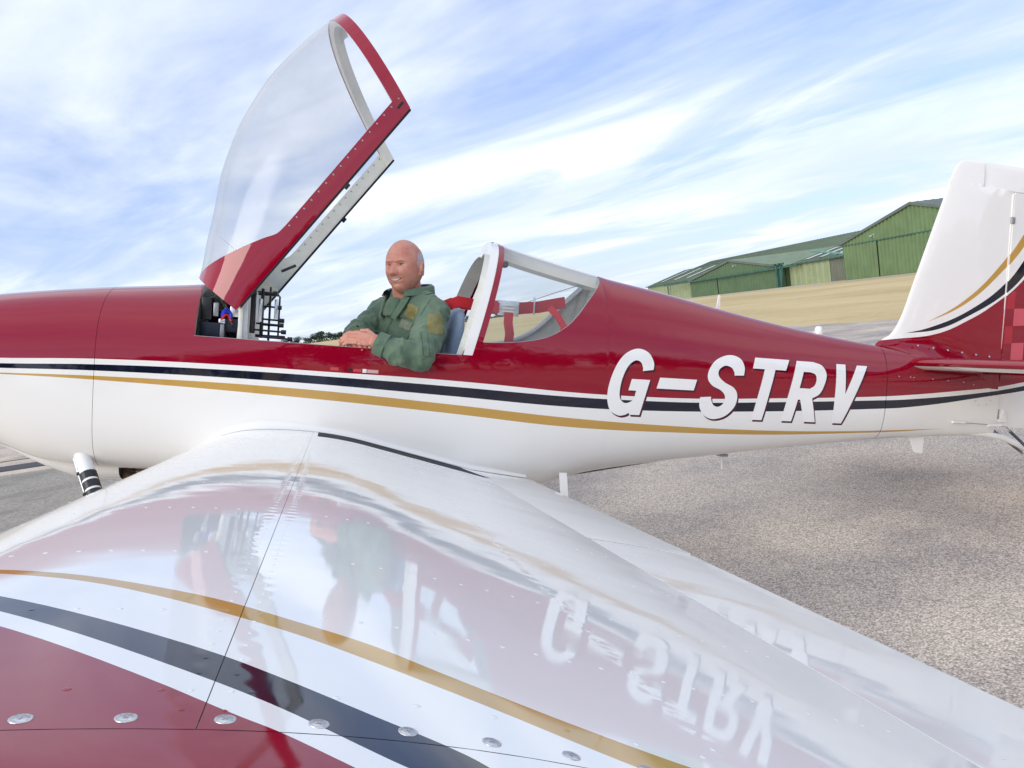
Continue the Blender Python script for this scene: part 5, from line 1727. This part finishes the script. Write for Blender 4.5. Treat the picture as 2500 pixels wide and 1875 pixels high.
# covered core of the trunk, arms and legs so that the figure is one body
FB = Vector((-0.82, 0.57, 0)); LB = Vector((0.57, 0.82, 0)); MBd = Matrix((LB, FB, Vector((0, 0, 1)))).transposed()
def trunk(mb, k):
    mb.ell((104.3, 0, 9.6), (7.6 * k, 6.0 * k, 4.0), MBd)
    mb.ell((104.0, .3, 15), (6.9 * k, 5.5 * k, 6.4), MBd)
    mb.ell((104.0, .8, 22), (7.3 * k, 5.1 * k, 6.9), MBd)
ARM_L = [(108.0, 7.4, 26.6), (106.8, 12.0, 22.6), (104.9, 16.7, 18.9), (101.6, 17.3, 19.2), (98.2, 16.3, 20.6)]
ARM_R = [(100.1, -4.6, 26.7), (97.8, -1.2, 24.0), (95.3, 3.0, 21.8), (94.9, 7.0, 21.5), (95.0, 10.6, 21.6)]
trunk(body, .9)
body.tube(ARM_L, [2.3, 2.2, 1.9, 1.7, 1.2], 12)
body.tube(ARM_R, [2.3, 2.2, 1.9, 1.7, 1.2], 12)
for sg in (1, -1):
    body.tube([(103.5, sg * 3.8, 9.4), (92, sg * 5, 11.5), (85, sg * 5.2, 12.0), (80, sg * 5, 5), (76, sg * 4.8, .4), (71.5, sg * 4.8, -.6)], [2.9, 2.6, 2.2, 1.9, 1.4, 1.3], 12)
def remeshed(mb, name, voxel, smooth_it, mat, disp=None):
    me = bpy.data.meshes.new(name)
    me.from_pydata([tuple(Vector(v) * I) for v in mb.V], [], mb.F)
    ob = bpy.data.objects.new(name, me); COL.objects.link(ob)
    r_ = ob.modifiers.new('r', 'REMESH'); r_.mode = 'VOXEL'; r_.voxel_size = voxel
    if smooth_it:
        sm = ob.modifiers.new('s', 'SMOOTH'); sm.factor = .5; sm.iterations = smooth_it
    dg = bpy.context.evaluated_depsgraph_get()
    me2 = bpy.data.meshes.new_from_object(ob.evaluated_get(dg))
    bpy.data.objects.remove(ob)
    me2.materials.clear(); me2.materials.append(mat)
    if disp:
        n_ = len(me2.vertices)
        co = np.zeros(n_ * 3); me2.vertices.foreach_get('co', co); co = co.reshape(-1, 3)
        no = np.zeros(n_ * 3); me2.vertex_normals.foreach_get('vector', no); no = no.reshape(-1, 3)
        dd = np.array([disp(Vector(c_) / I) for c_ in co]) * I
        co += no * dd[:, None]
        me2.vertices.foreach_set('co', co.ravel()); me2.update()
    me2.polygons.foreach_set('use_smooth', [True] * len(me2.polygons))
    ob = bpy.data.objects.new(name, me2); COL.objects.link(ob)
    ob.parent = pil; ob.location = PO
    return ob
bodyo = remeshed(body, 'body', 0.0024, 2, m_skin)
# the flying suit
suit = MB()
trunk(suit, 1.0)
suit.tube([(100.3, -4.4, 26.9), (104.0, 1.2, 28.4), (107.8, 6.9, 27.0)], [2.8, 3.3, 2.9], 18)
suit.tube([(104.0, 1.4, 26), (103.9, 1.8, 29.6), (103.7, 2.2, 30.3)], [5.0, 3.6, 3.2], 18)
suit.tube(ARM_L, [2.95, 2.95, 2.7, 2.35, 1.75], 18); suit.ell(ARM_L[0], (3.0, 3.0, 2.9)); suit.ell(ARM_L[2], (2.95, 2.8, 2.6))
suit.tube(ARM_R, [2.9, 2.8, 2.5, 2.3, 1.8], 18); suit.ell(ARM_R[0], (2.9, 2.9, 2.9)); suit.ell(ARM_R[2], (2.75, 2.75, 2.6))
for sg in (1, -1):
    suit.tube([(103.5, sg * 3.8, 9.4), (92, sg * 5, 11.5), (85, sg * 5.2, 12.0), (80, sg * 5, 5), (76.6, sg * 4.8, 1.2)], [3.7, 3.3, 2.8, 2.5, 2.1], 14)
A_L = [Vector(p) for p in ARM_L]
def folds(p):
    d = .30 * noise.noise(p * .42) + .20 * noise.noise(p * .95 + Vector((3, 1, 7)))
    # ring folds gathering round the elbow and along the forearm, drag lines across the chest
    for arm in (ARM_L, ARM_R):
        for k in range(4):
            a, b = Vector(arm[k]), Vector(arm[k + 1])
            u = max(0, min(1, (p - a).dot(b - a) / (b - a).length_squared))
            q = a + (b - a) * u; r_ = (p - q).length
            if r_ < 4.2:
                sarc = (k + u) * 5.0
                w_ = .14 + .42 * math.exp(-((k + u - 2.3) / .8) ** 2)
                ph_ = sarc * 1.15 + 2.6 * noise.noise(p * .33 + Vector((k * 3.1, 0, 0))) + (p - q).z * .55 - (p - q).y * .3
                d += w_ * ((1 - abs(math.sin(ph_))) ** 1.6 * 1.15 - .45)
                break
    return d
suito = remeshed(suit, 'flying_suit', 0.006, 4, m_suit, folds)
def bvh_of(o):
    return BVHTree.FromPolygons([tuple(v.co / I) for v in o.data.vertices], [tuple(p.vertices) for p in o.data.polygons])
bv_s, bv_b = bvh_of(suito), bvh_of(bodyo)
def conform(name, bv, c, d, up, shape, mat, lift=.07, thick=.0, parent=None, res=None):
    """lay a flat shape (list of rows of (a,b) local points) on a surface: rays from c+a*s+b*u along d"""
    d = Vector(d).normalized(); up = Vector(up); s_ = d.cross(up).normalized(); u_ = s_.cross(d).normalized()
    P = []
    for row in shape:
        r_ = []
        for (a, b) in row:
            o = Vector(c) + s_ * a + u_ * b - d * 12
            hit, nn, _, dist = bv.ray_cast(o, d)
            if hit is None: hit = Vector(c) + s_ * a + u_ * b; nn = -d
            r_.append(hit - d * lift)
        P.append(r_)
    n0, n1 = len(P), len(P[0])
    V = [tuple(v) for r_ in P for v in r_]
    F = [(i * n1 + j, i * n1 + j + 1, (i + 1) * n1 + j + 1, (i + 1) * n1 + j) for i in range(n0 - 1) for j in range(n1 - 1)]
    if thick:       # skirt down to the surface
        nb = len(V)
        border = [j for j in range(n1)] + [i * n1 + n1 - 1 for i in range(1, n0)] + [(n0 - 1) * n1 + j for j in range(n1 - 2, -1, -1)] + [i * n1 for i in range(n0 - 2, 0, -1)]
        for q in border: V.append(tuple(Vector(V[q]) + d * thick))
        m_ = len(border)
        for k in range(m_): F.append((border[k], border[(k + 1) % m_], nb + (k + 1) % m_, nb + k))
    o = mk(name, V, F, mat, parent or pil, True, None, I, PO if parent is None else None, 45)
    bm = bmesh.new(); bm.from_mesh(o.data); bmesh.ops.recalc_face_normals(bm, faces=bm.faces); bm.to_mesh(o.data); bm.free()
    return o
def rect(w, h, n=9, m=9, skew=0.0, taper=0.0):
    return [[((j / (m - 1) - .5) * w * (1 - taper * (i / (n - 1) - .5)) + skew * (i / (n - 1) - .5), (i / (n - 1) - .5) * h) for j in range(m)] for i in range(n)]
def rrect(w, h, r_=.35, n=11, m=11):
    out = []
    for i in range(n):
        b = (i / (n - 1) - .5) * 2
        kx = 1 - r_ * max(0, abs(b) - .6) ** 2 / .16
        out.append([((j / (m - 1) - .5) * w * kx, b * h / 2) for j in range(m)])
    return out
VD = Vector((.10, -1, -.06))     # looking at him from the left side
VF = Vector((.55, -.83, -.05))
conform('chest_patch', bv_s, (103.1, 9, 26.6), VF, (.45, 0, 1), rrect(3.2, 2.5, .25), m_patch, .08, .16)
conform('name_badge', bv_s, (101.6, 9, 24.4), VF, (.35, 0, 1), rect(2.2, 1.5), m_badge, .07, .12)
conform('sleeve_patch', bv_s, (107.6, 14, 24.6), VD, (-.1, 0, 1), rrect(2.7, 3.9, .35), m_patch, .10, .18)
for dx in (-1.05, .05, 1.1):
    conform('pen_pocket', bv_s, (105.7 + dx, 18, 20.9), VD, (-.16, 0, 1), rrect(.95, 3.9, .12, 15, 9), m_suit, .12, .22)
conform('front_zip', bv_s, (99.6, 6, 24.5), VF, (.42, 0, 1), rect(.34, 9.0, 20, 4), m_suitdark, .06, .1)
conform('zip_pull', bv_s, (99.5, 6, 21.9), VF, (.42, 0, 1), rect(.5, .8, 5, 4), m_grey, .16, .15)
conform('shoulder_seam', bv_s, (106.3, 12, 28.3), (-.05, -1, -.5), (.5, 0, 1), rect(.22, 4.2, 12, 4), m_suitdark, .05, .08)
conform('epaulette', bv_s, (106.0, 5, 30.5), (-.1, -.5, -1), (.57, .82, 0), rrect(1.9, 4.4, .2), m_suit, .14, .22)
conform('pocket_flap', bv_s, (101.2, 8, 22.6), VF, (.3, 0, 1), rect(3.4, .9, 6, 10), m_suit, .13, .2)
# cuffs
for arm, nm in ((ARM_L, 'left'), (ARM_R, 'right')):
    a, b = Vector(arm[-2]), Vector(arm[-1]); d = (b - a).normalized()
    ob = MB().tube([b - d * 1.5, b - d * .1, b + d * .25, b + d * .28, b - d * .2], [2.05, 1.95, 1.92, 1.55, 1.2], 22, True).build('cuff', m_suit, pil, True, I, 40, PO)
# collar: stand-up band open at the throat with turned lapels
rows = []
for k in range(40):
    th = R(40 + 280 * k / 39)                     # 0 = straight ahead of the chest
    dv = FB * math.cos(th) + LB * math.sin(th)
    back = (1 - math.cos(th)) / 2
    c0 = Vector((103.85, 1.9, 29.0)); hgt = 1.1 + 2.1 * back
    rows.append([c0 + dv * 3.75 + Vector((0, 0, -.6)), c0 + dv * 3.55 + Vector((0, 0, .5)), c0 + dv * (3.55 + .25 * back) + Vector((0, 0, hgt)), c0 + dv * (3.95 + .3 * back) + Vector((0, 0, hgt + .12)), c0 + dv * (4.35 + .4 * back) + Vector((0, 0, hgt - .2)), c0 + dv * (4.75 + .2 * back) + Vector((0, 0, hgt - 1.7 * (0.6 + .4 * back)))])
V, F = grid(np.array([[tuple(v) for v in r_] for r_ in rows]))
idx = [1 if (i % 5) < 2 else 0 for i in range(len(F))]
mk('collar', V, F, [m_suit, m_lining], pil, True, idx, I, PO, 50)
for sg in (1, -1):
    q = []
    for a in np.linspace(0, 1, 8):
        row = []
        for b_ in np.linspace(0, 1, 6):
            th = R(sg * (44 - 26 * a))
            dv = FB * math.cos(th) + LB * math.sin(th)
            base = Vector((103.85, 1.9, 29.6 - 4.2 * a)) + dv * (3.6 + 1.15 * a)
            row.append(base + LB * sg * (b_ * 1.25 * (1 - .35 * a)) + FB * (.45 - .35 * b_) + Vector((0, 0, -.5 * b_)))
        q.append(row)
    V, F = grid(np.array([[tuple(v) for v in r_] for r_ in q]))
    mk('lapel', V, F, m_suit, pil, True, None, I, PO)
# face details
def face_shape(pts_rows): return pts_rows
fd = -FH
def hp(x, z): return h2a((x, 0, z))
def band(x0, x1, zc_, hh, n=15, m=5):
    """rows over height; zc_/hh callables of x"""
    xs_ = np.linspace(x0, x1, n)
    return [[(-x, zc_(x) + hh(x) * (j / (m - 1) - .5)) for x in xs_] for j in range(m)]
sgx = 1 if (fd.cross(UH)).dot(LH) > 0 else -1
def fband(name, x0, x1, zc_, hh, mat, lift, n=15, m=5):
    rows = [[(sgx * x, zc_(x) + hh(x) * (j / (m - 1) - .5)) for x in np.linspace(x0, x1, n)] for j in range(m)]
    return conform(name, bv_b, HC, fd, UH, rows, mat, lift)
ms = lambda x: -2.52 + .28 * (abs(x) / 1.3) ** 2
fband('mouth_opening', -1.32, 1.32, ms, lambda x: .56 * max(.06, 1 - (x / 1.34) ** 2), m_mouth, .035, 19)
fband('teeth', -1.02, 1.02, lambda x: ms(x) + .04, lambda x: .36 * max(.1, 1 - (x / 1.12) ** 2), m_teeth, .06, 15)
fband('lip', -1.2, 1.2, lambda x: ms(x) + .27 * max(0, 1 - (x / 1.2) ** 2) + .03, lambda x: .15 * max(.15, 1 - (x / 1.25) ** 2), m_lip, .03, 19)
fband('lip', -1.1, 1.1, lambda x: ms(x) - .32 * max(0, 1 - (x / 1.15) ** 2) - .02, lambda x: .2 * max(.12, 1 - (x / 1.15) ** 2), m_lip, .03, 19)
for sg in (1, -1):
    ec = 1.22 * sg
    fband('eye', ec - .46, ec + .46, lambda x: .10 - .05 * abs(x - ec), lambda x: .16 * max(.05, 1 - ((x - ec) / .48) ** 2), m_eye, .035, 11)
    fband('iris', ec - .05 * sg - .14, ec - .05 * sg + .14, lambda x: .11, lambda x: .16, m_iris, .055, 5)
    fband('eyelid', ec - .52, ec + .52, lambda x: .24 - .12 * ((x - ec) / .5) ** 2, lambda x: .10, m_mouth, .045, 11, 3)
    fband('eyebrow', ec - .72, ec + .78, lambda x: .66 - .10 * ((x - ec) / .7) ** 2 + .07 * (abs(x) - 1.2), lambda x: .13 * max(.2, 1 - ((x - ec) / .95) ** 2), m_brow, .03, 11, 3)
    mb = MB(); mb.ell(h2a((sg * 3.36, -.28, -.55)), (.14, .26, .42), MH, 10, 8)
    mb.build('ear_hollow', m_mouth, pil, True, I, 40, PO)
# close-cropped grey hair round the back and sides: a shell over the scalp
hv, hf = [], []
HVl = [MH.transposed() @ (v - HC) for v in HV]
keep = []
def hairness(c_):
    lim = np.interp(c_.y, [-4.2, -2.5, -.6, .5, 1.2], [3.3, 3.2, 3.0, 2.5, .6])
    lo_ = np.interp(c_.y, [-4.2, -1.4, -.9, .25, 1.2], [-3.0, -2.6, .1, -1.1, .4])
    return min(lim - c_.z, c_.z - lo_, (1.15 - c_.y) * 1.2)
for f in HF:
    c_ = (HVl[f[0]] + HVl[f[1]] + HVl[f[2]]) / 3
    if hairness(c_) > 0 and (abs(c_.x) > 1.2 or c_.y < -1): keep.append(f)
used_ = sorted({i for f in keep for i in f}); rem = {v: k for k, v in enumerate(used_)}
for i in used_:
    q = HVl[i]; n_ = Vector((q.x / 9, q.y / 14, q.z / 25)).normalized()
    hv.append(h2a(q + n_ * (.035 + .05 * noise.noise(q * 5))))
hairo = mk('hair', hv, [[rem[i] for i in f] for f in keep], m_hair, pil, True, None, I, PO)
at_ = hairo.data.attributes.new('cover', 'FLOAT', 'POINT')
at_.data.foreach_set('value', [max(0.0, hairness(HVl[i])) for i in used_])
# finger nails
for p, d, n_, r_ in nails:
    mb = MB(); q = Matrix((d.cross(n_).normalized(), d, n_)).transposed()
    mb.ell(p + n_ * r_ * .72, (r_ * .55, r_ * .7, r_ * .2), q, 8, 6)
    mb.build('finger_nail', simple('nail', (0.62, 0.36, 0.30), 0.3) if 'nail' not in bpy.data.materials else bpy.data.materials['nail'], pil, True, I, 40, PO)
